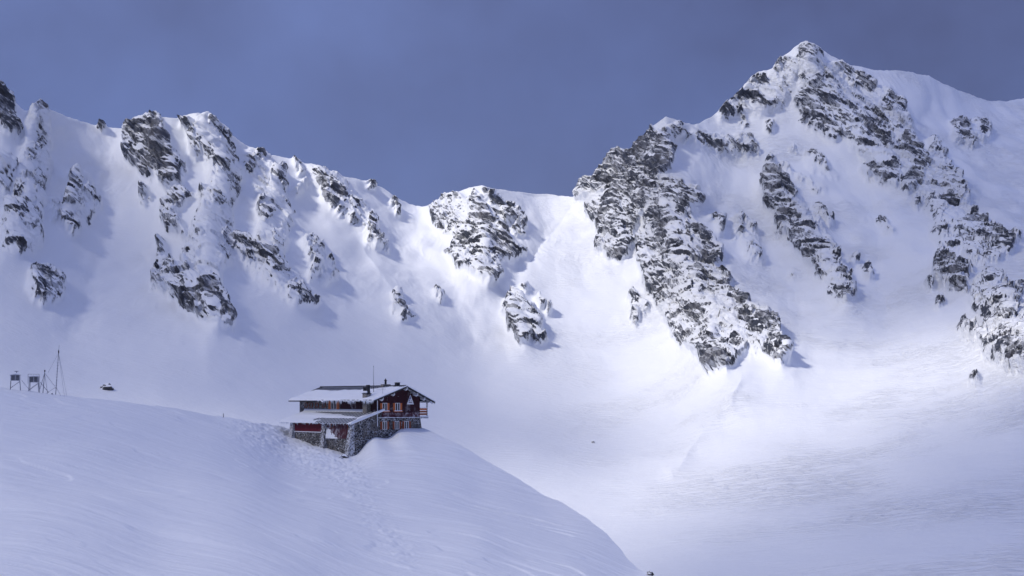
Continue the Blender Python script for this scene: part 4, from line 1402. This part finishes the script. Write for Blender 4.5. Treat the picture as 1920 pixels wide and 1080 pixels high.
def chalet_fittings():
    # outside chimney against the long wall, two dark flues on top
    yc = ly(692.5, WX0)
    ch = MB().box(WX0 - .95, WX0 - .08, yc - .55, yc + .55, zl(-2.3), zl(.95)).build('chimney', M_MASON, chalet, bevel=.03)
    MB().box(WX0 - 1.03, WX0 - .0, yc - .62, yc + .62, zl(.952), zl(1.08)).build('chimney_cap', M_IRON, ch)
    MB().box(WX0 - .99, WX0 - .04, yc - .58, yc + .50, zl(1.082), zl(1.45)).build('cap_snow', M_CAP, ch, bevel=.08)
    for dy, h in ((.42, 2.05), (-.42, 2.40)):
        MB().box(WX0 - .80, WX0 - .28, yc + dy - .19, yc + dy + .19, zl(.9), zl(h)).build('flue', M_IRON, ch)
    # tall aerial
    ya = ly(700.5, WX0 + 1.6)
    a = MB().tube((WX0 + 1.6, ya, zl(0.2)), (WX0 + 1.6, ya, zl(5.45)), .05, .018, 6).build('aerial', M_IRON, chalet)
    MB().tube((WX0 + 1.6, ya, zl(5.30)), (WX0 + 1.6, ya, zl(5.52)), .055, .03, 6).build('aerial_tip', M_IRON, a)
    # short lightning rod
    MB().tube((WX0 + .6, -.6, zl(.55)), (WX0 + .6, -.6, zl(1.9)), .02, .012, 6).build('lightning_rod', M_IRON, chalet)
    # cowl and box chimney on the ridge
    y1 = ly(723, RX)
    c = MB().box(RX - .75, RX + .75, y1 - .35, y1 + .35, zl(RZ) - .1, zl(RZ) + .28).build('ridge_chimney', M_MASON, chalet)
    MB().tube((RX, y1, zl(RZ) + .28), (RX, y1, zl(RZ) + .85), .17, .17, 10).tube((RX, y1, zl(RZ) + .85), (RX, y1, zl(RZ) + .98), .25, .25, 10) \
        .tube((RX, y1, zl(RZ) + .98), (RX, y1, zl(RZ) + 1.22), .12, .05, 10).build('cowl', M_IRON, c)
    y2 = ly(745, RX)
    c = MB().box(RX - .32, RX + .32, y2 - .28, y2 + .28, zl(RZ) - .1, zl(RZ) + .50).build('ridge_chimney', M_IRON, chalet)
    MB().box(RX - .38, RX + .38, y2 - .34, y2 + .34, zl(RZ) + .501, zl(RZ) + .57).build('chimney_cap', M_FROSTWOOD, c)
    # downpipe at the near corner, and gutter end
    MB().tube((WX0 - .12, -.22, zl(-4.2)), (WX0 - .12, -.22, zl(-.1)), .06, .06, 8).build('downpipe', M_CAP, chalet)
    MB().tube((WX0 + .1, -.30, zl(-2.75)), (WX0 + .1, -.30, zl(-.9)), .05, .05, 8).build('cable_pipe', M_IRON, chalet)
    # triangular sign
    sx, sz = gx(768.5), .05
    s = MB().prism_y([(sx - .70, zl(sz - .76)), (sx + .70, zl(sz - .76)), (sx, zl(sz + .80))], -.16, -.10).build('sign', M_WHITE, chalet)
    s['label'] = 'small white triangular sign with blue peak and dark lettering'
    MB().prism_y([(sx - .26, zl(sz + .05)), (sx + .05, zl(sz + .05)), (sx + .02, zl(sz + .62)), (sx - .02, zl(sz + .62))], -.18, -.162).build('sign_emblem', M_BLUE, s)
    MB().prism_y([(sx + .05, zl(sz - .26)), (sx + .22, zl(sz - .26)), (sx + .14, zl(sz - .05))], -.18, -.162).build('sign_emblem', M_IRON, s)
    MB().prism_y([(sx - .40, zl(sz - .26)), (sx - .12, zl(sz - .26)), (sx - .20, zl(sz + .02))], -.18, -.162).build('sign_emblem', M_BLUE, s)
    for j in range(7):
        x = sx - .36 + j * .105
        MB().box(x, x + .07, -.18, -.162, zl(sz - .52), zl(sz - .52) + (.16 if j in (0, 3) else .12)).build('sign_letter', M_IRON, s)
    # little roof lamp / hatch in the gable
    MB().box(gx(768), gx(768) + 1.3, -.95, -.2, zl(1.05), zl(1.30)).build('gable_shelf', M_FROSTWOOD, chalet)
    # balcony on the far side
    bx0, bx1 = WX1 + .06, WX1 + 1.75
    bal = MB().box(bx0, bx1, -.15, 6.0, zl(-3.0), zl(-2.75)).build('balcony_floor', M_FROSTWOOD, chalet)
    MB().box(bx0, bx1, -.16, 6.0, zl(-2.748), zl(-2.60)).build('balcony_snow', M_CAP, bal)
    for j, z in enumerate((-2.45, -2.05, -1.65)):
        MB().box(bx0, bx1 - .25, -.10, -.03, zl(z), zl(z + .30)).build('rail_board', M_ORANGE_D if j < 2 else M_ORANGE, bal)
    MB().box(bx0, bx1 - .2, -.14, .05, zl(-1.345), zl(-1.24)).build('balcony_snow', M_CAP, bal)
    MB().box(bx1 - .28, bx1 - .12, -.12, .06, zl(-2.74), zl(roof_z(bx1) - .2)).build('balcony_post', M_FROSTWOOD, bal)
    MB().box(bx1 - .28, bx1 - .12, 5.6, 5.8, zl(-2.74), zl(roof_z(bx1) - .2)).build('balcony_post', M_FROSTWOOD, bal)
    MB().box(bx0, bx1 + .2, -.12, 6.0, zl(roof_z(bx1) - .42), zl(roof_z(bx1) - .22)).build('balcony_beam', M_FROSTWOOD, bal)


chalet_main()
chalet_annex()
chalet_openings()
chalet_fittings()


# ------------------------------------------------------------------ small things on the snow
HV = HILLP[..., :3].reshape(-1, 3)


def at(px, py, depth):
    return Vector(((px - CX) / F * depth, depth, (HZ - py) / F * depth))


def hill_z(x, y):
    d = (HV[:, 0] - x) ** 2 + (HV[:, 1] - y) ** 2
    i = np.argpartition(d, 4)[:4]
    w = 1 / (d[i] + 1e-3)
    return float((HV[i, 2] * w).sum() / w.sum())


def on_hill(px, py):
    """point of the hill nearest to a picture position"""
    u = (px - CX) / F
    v = (HZ - py) / F
    e = (HV[:, 0] / np.maximum(HV[:, 1], 5) - u) ** 2 + (HV[:, 2] / np.maximum(HV[:, 1], 5) - v) ** 2 + (HV[:, 1] < 20) * 9
    e = e + (HV[:, 1] > 230) * 9
    return Vector(HV[int(e.argmin())])


def on_mountain(px, py):
    u, v = (px - CX) / F, (HZ - py) / F
    e = (MOUNTV[:, 0] / np.maximum(MOUNTV[:, 1], 5) - u) ** 2 + (MOUNTV[:, 2] / np.maximum(MOUNTV[:, 1], 5) - v) ** 2
    k = np.argsort(e)[:12]
    return Vector(MOUNTV[k[MOUNTV[k, 1].argmin()]])


def rock_mesh(name, r, seed, sq=(1, 1, .7), cap=.35):
    rng = random.Random(seed)
    bm = bmesh.new()
    bmesh.ops.create_icosphere(bm, subdivisions=3, radius=1.0)
    off = rng.random() * 50
    for v in bm.verts:
        n = v.co.normalized()
        q = 1 + .5 * float(gnoise(np.array([n.x * 1.4 + off]), np.array([n.y * 1.4]), np.array([n.z * 1.4]))[0]) \
            + .25 * float(gnoise(np.array([n.x * 3.5 + off]), np.array([n.y * 3.5]), np.array([n.z * 3.5]))[0])
        v.co = Vector((n.x * sq[0], n.y * sq[1], n.z * sq[2])) * r * q
    me = bpy.data.meshes.new(name)
    bm.to_mesh(me)
    bm.free()
    me.materials.append(M_BOULDER)
    return me


def mat_boulder():
    m, nt, bs = new_mat('snow_capped_boulder_rock')
    geo = N(nt, 'ShaderNodeNewGeometry')
    tc = N(nt, 'ShaderNodeTexCoord').outputs['Object']
    sep = N(nt, 'ShaderNodeSeparateXYZ')
    nt.links.new(geo.outputs['Normal'], sep.inputs[0])
    f = mapr(nt, mth(nt, 'ADD', sep.outputs[2], mth(nt, 'MULTIPLY', mth(nt, 'SUBTRACT', noise_node(nt, tc, 2.5, 4, .6), .5), 1.0)), .30, .48)
    rc = mixc(nt, noise_node(nt, tc, 3.0, 4, .6), (.03, .03, .036), (.09, .085, .085))
    nt.links.new(mixc(nt, f, rc, SNOW_C), bs.inputs['Base Color'])
    bs.inputs['Roughness'].default_value = .85
    bs.inputs['Specular IOR Level'].default_value = .2
    return m


M_BOULDER = mat_boulder()


def boulder(p, r, seed, label, sq=(1, 1, .7), sink=.25, group=None):
    o = link('boulder', rock_mesh('boulder', r, seed, sq))
    o.location = (p.x, p.y, p.z + r * sq[2] * (.6 - sink))
    tag(o, label, 'boulder', group)
    return o


def weather_screen(px, py, label, railed, rz):
    p = on_hill(px, py)
    t = thing('weather_screen', label, 'weather station', p, rz, 'weather screens on the snow ridge')
    hw, leg, bh = .62, 1.35, .80
    for sx in (-1, 1):
        for sy in (-1, 1):
            MB().tube((sx * (hw + .10), sy * (hw + .10), -.3), (sx * hw, sy * hw, leg + .02), .05, .05, 6).build('leg', M_GREYPOLE, t)
    for sy in (-1, 1):
        MB().tube((-hw - .07, sy * (hw + .06), .25), (hw, sy * hw, leg - .1), .028, .028, 6).build('brace', M_GREYPOLE, t)
    MB().tube((hw, -hw, leg - .1), (hw + .07, hw + .06, .25), .028, .028, 6).build('brace', M_GREYPOLE, t)
    MB().box(-hw - .05, hw + .05, -hw - .05, hw + .05, leg, leg + .08).build('floor_board', M_LOUVRE, t)
    box = MB().box(-hw + .06, hw - .06, -hw + .06, hw - .06, leg + .08, leg + bh).build('inner_box', M_LOUVRE_D, t)
    for sx in (-1, 1):
        for sy in (-1, 1):
            MB().box(sx * hw - .06, sx * hw + .06, sy * hw - .06, sy * hw + .06, leg + .08, leg + bh).build('corner_post', M_LOUVRE, t)
    MB().box(-.05, .05, -hw - .03, -hw + .05, leg + .08, leg + bh).build('corner_post', M_LOUVRE, t)
    for k in range(6):
        z = leg + .14 + k * .11
        for s in (-1, 1):
            MB().hexa([(-hw + .06, s * hw - .03, z), (hw - .06, s * hw - .03, z), (hw - .06, s * hw + .03, z + .02), (-hw + .06, s * hw + .03, z + .02)],
                      [(-hw + .06, s * hw - .03, z + .02), (hw - .06, s * hw - .03, z + .02), (hw - .06, s * hw + .03, z + .04), (-hw + .06, s * hw + .03, z + .04)]).build('louvre', M_LOUVRE, t)
            MB().box(s * hw - .03, s * hw + .03, -hw + .06, hw - .06, z, z + .035).build('louvre', M_LOUVRE, t)
    MB().prism_y([(-hw - .16, leg + bh), (hw + .16, leg + bh), (hw + .16, leg + bh + .06), (0, leg + bh + .20), (-hw - .16, leg + bh + .06)], -hw - .14, hw + .14).build('roof', M_LOUVRE, t)
    cap = MB().hexa([(-hw * .5, -hw * .7, leg + bh + .12), (hw * .9, -hw * .7, leg + bh + .12), (hw * .9, hw * .8, leg + bh + .12), (-hw * .5, hw * .8, leg + bh + .12)],
                    [(-.1, -.3, leg + bh + .36), (hw * .55, -.3, leg + bh + .30), (hw * .55, .35, leg + bh + .30), (-.1, .35, leg + bh + .36)]).build('roof_snow', M_CAP, t, bevel=.05)
    if railed:
        for sx in (-1, 1):
            MB().tube((sx * (hw + .16), -hw - .10, leg - .2), (sx * (hw + .16), -hw - .10, leg + bh + .42), .03, .03, 6).build('rail_post', M_GREYPOLE, t)
        MB().tube((-hw - .16, -hw - .10, leg + bh + .42), (hw + .16, -hw - .10, leg + bh + .42), .028, .028, 6).build('rail', M_GREYPOLE, t)
    else:
        MB().tube((.15, 0, leg + bh + .3), (.15, 0, leg + bh + .62), .05, .05, 6).build('vent', M_GREYPOLE, t)
        MB().box(-.12, .42, -.12, .12, leg + bh + .55, leg + bh + .64).build('vent_cap', M_GREYPOLE, t)
    # ladder
    for s in (-.2, .2):
        MB().tube((hw + 1.5, s - .3, -.2), (hw + .25, s - .3, leg + .05), .025, .025, 6).build('ladder_rail', M_GREYPOLE, t)
    for k in range(4):
        q = (k + .7) / 4.6
        MB().tube((hw + 1.5 - 1.25 * q, -.5, -.2 + (leg + .25) * q), (hw + 1.5 - 1.25 * q, -.1, -.2 + (leg + .25) * q), .02, .02, 6).build('rung', M_GREYPOLE, t)
    return t


weather_screen(29, 729, 'leftmost white louvred weather screen on four legs, vent on its roof', False, .35)
weather_screen(65, 733, 'white louvred weather screen with a handrail frame, nearer the tall mast', True, .25)


def masts():
    p = on_hill(105, 733)
    t = thing('wind_mast', 'tall thin guyed wind mast beside the weather screens', 'mast', p)
    m = 1 / 12.6
    top = Vector((7 * m, 0, 93 * m))
    MB().tube((0, 0, -.4), top * .86, .06, .045, 8).build('pole', M_GREYPOLE, t)
    MB().tube(top * .855, top, .028, .02, 6).build('pole_tip', M_IRON, t)
    MB().tube(top * .86 - Vector((0, 0, .2)), top * .86 + Vector((0, 0, .25)), .09, .09, 8).build('wind_sensor', M_IRON, t)
    for k in range(12):
        q = .12 + k * .058
        c = top * q
        MB().tube(c + Vector((-.16, 0, 0)), c + Vector((.16, 0, 0)), .018, .018, 5).build('climbing_rung', M_GREYPOLE, t)
    for e in ((19 * m, -.5, -.35), (17.5 * m, .9, -.35), (-22 * m, 1.6, 3.2)):
        MB().tube(top * .84, e, .018, .018, 5).build('guy_wire', M_GREYPOLE, t)
    for e in ((11.5 * m, -.3, -.25), (-20 * m, -.4, -.05)):
        MB().tube(top * .15, e, .026, .026, 5).build('strut', M_GREYPOLE, t)
    p = on_hill(81, 732)
    t = thing('tripod_mast', 'short tripod mast between the weather screens and the tall mast', 'mast', p)
    top = Vector((4 * m, 0, 41 * m))
    MB().tube((0, 0, -.4), top, .065, .05, 8).build('pole', M_GREYPOLE, t)
    MB().tube(top - Vector((0, 0, .1)), top + Vector((0, 0, .18)), .10, .10, 8).build('instrument', M_IRON, t)
    MB().tube(top * .92, (-8 * m, .6, .6), .04, .04, 6).build('leg', M_GREYPOLE, t)
    MB().tube(top * .92, (22 * m, .2, 1.0), .026, .026, 6).build('leg', M_GREYPOLE, t)
    MB().tube(top * .92, (2 * m, 1.6, -.2), .03, .03, 6).build('leg', M_GREYPOLE, t)


masts()

p = on_hill(419, 783)
po = MB().tube((0, 0, -.3), (-.05, 0, .62), .06, .05, 7).build('marker_post', M_IRON)
po.location = p
tag(po, 'short dark marker post on the snow crest left of the chalet', 'post')

boulder(on_hill(97, 739.5), .11, 3, 'tiny dark stone on the snow below the tall mast', (1, 1, 1), -.2)
boulder(on_mountain(203, 728), 1.9, 5, 'half buried snow capped boulder behind the crest, right of the masts', (1.3, 1, 1.0), .35)
boulder(on_hill(646, 858), .50, 8, 'dark rock poking from broken snow below the corner pier', (1.3, 1, .6), .2)
boulder(on_hill(638, 860), .30, 12, 'smaller dark rock left of the one below the corner pier', (1.2, 1, .7), .2)
boulder(on_hill(1219, 1077), .35, 14, 'small dark stone at the lower edge of the hill, bottom centre', (1, 1, .9), .1)
boulder(on_mountain(1113, 827), 0.9, 21, 'lone small snow dusted stone in the sunlit bowl right of the chalet', (1.2, 1, .8), .3)


# ------------------------------------------------------------------ thin mountain air
def build_haze():
    m = bpy.data.materials.new('thin_cold_haze')
    m.use_nodes = True
    nt = m.node_tree
    nt.nodes.clear()
    out = nt.nodes.new('ShaderNodeOutputMaterial')
    v = nt.nodes.new('ShaderNodeVolumePrincipled')
    v.inputs['Color'].default_value = (0.80, 0.86, 1.0, 1)
    v.inputs['Density'].default_value = 0.00007
    nt.links.new(v.outputs[0], out.inputs['Volume'])
    o = MB().box(-9100, 9100, -9100, 9100, -78, 480).build('haze', m)
    o['kind'] = 'stuff'


build_haze()

# ------------------------------------------------------------------ broken cloud between the sun and the valley (above and left of the frame)
def mat_cloud():
    m = bpy.data.materials.new('cloud_vapour')
    m.use_nodes = True
    nt = m.node_tree
    nt.nodes.clear()
    out = nt.nodes.new('ShaderNodeOutputMaterial')
    v = nt.nodes.new('ShaderNodeVolumePrincipled')
    v.inputs['Color'].default_value = (0.98, 0.98, 1, 1)
    v.inputs['Density'].default_value = 0.0062
    v.inputs['Anisotropy'].default_value = 0.5
    nt.links.new(v.outputs[0], out.inputs['Volume'])
    return m


M_CLOUD = mat_cloud()


def cloud(gx_, gy_, rx, ry, rz, seed, t):
    """a flat cloud whose shadow falls round the ground point (gx_, gy_)"""
    bm = bmesh.new()
    bmesh.ops.create_icosphere(bm, subdivisions=4, radius=1.0)
    co = np.array([v.co[:] for v in bm.verts])
    q = 1 + .35 * gnoise(co[:, 0] * 1.6 + seed, co[:, 1] * 1.6, co[:, 2] * 1.6) + .18 * gnoise(co[:, 0] * 4 + seed, co[:, 1] * 4, co[:, 2] * 4)
    for v, k in zip(bm.verts, q):
        v.co = Vector((v.co.x * rx, v.co.y * ry, v.co.z * rz)) * float(k)
    me = bpy.data.meshes.new('cloud')
    bm.to_mesh(me)
    bm.free()
    me.materials.append(M_CLOUD)
    o = link('cloud', me)
    o.location = Vector((gx_, gy_, 0)) + SUN_DIR * t
    o['kind'] = 'stuff'
    return o


cloud(-370, 780, 380, 450, 115, 1.0, 1000)
cloud(-240, 130, 275, 330, 95, 5.0, 1000)
cloud(630, 1000, 400, 480, 120, 9.0, 1050)
cloud(240, 320, 260, 250, 110, 21.0, 1000)
cloud(930, 1600, 330, 290, 120, 13.0, 2000)
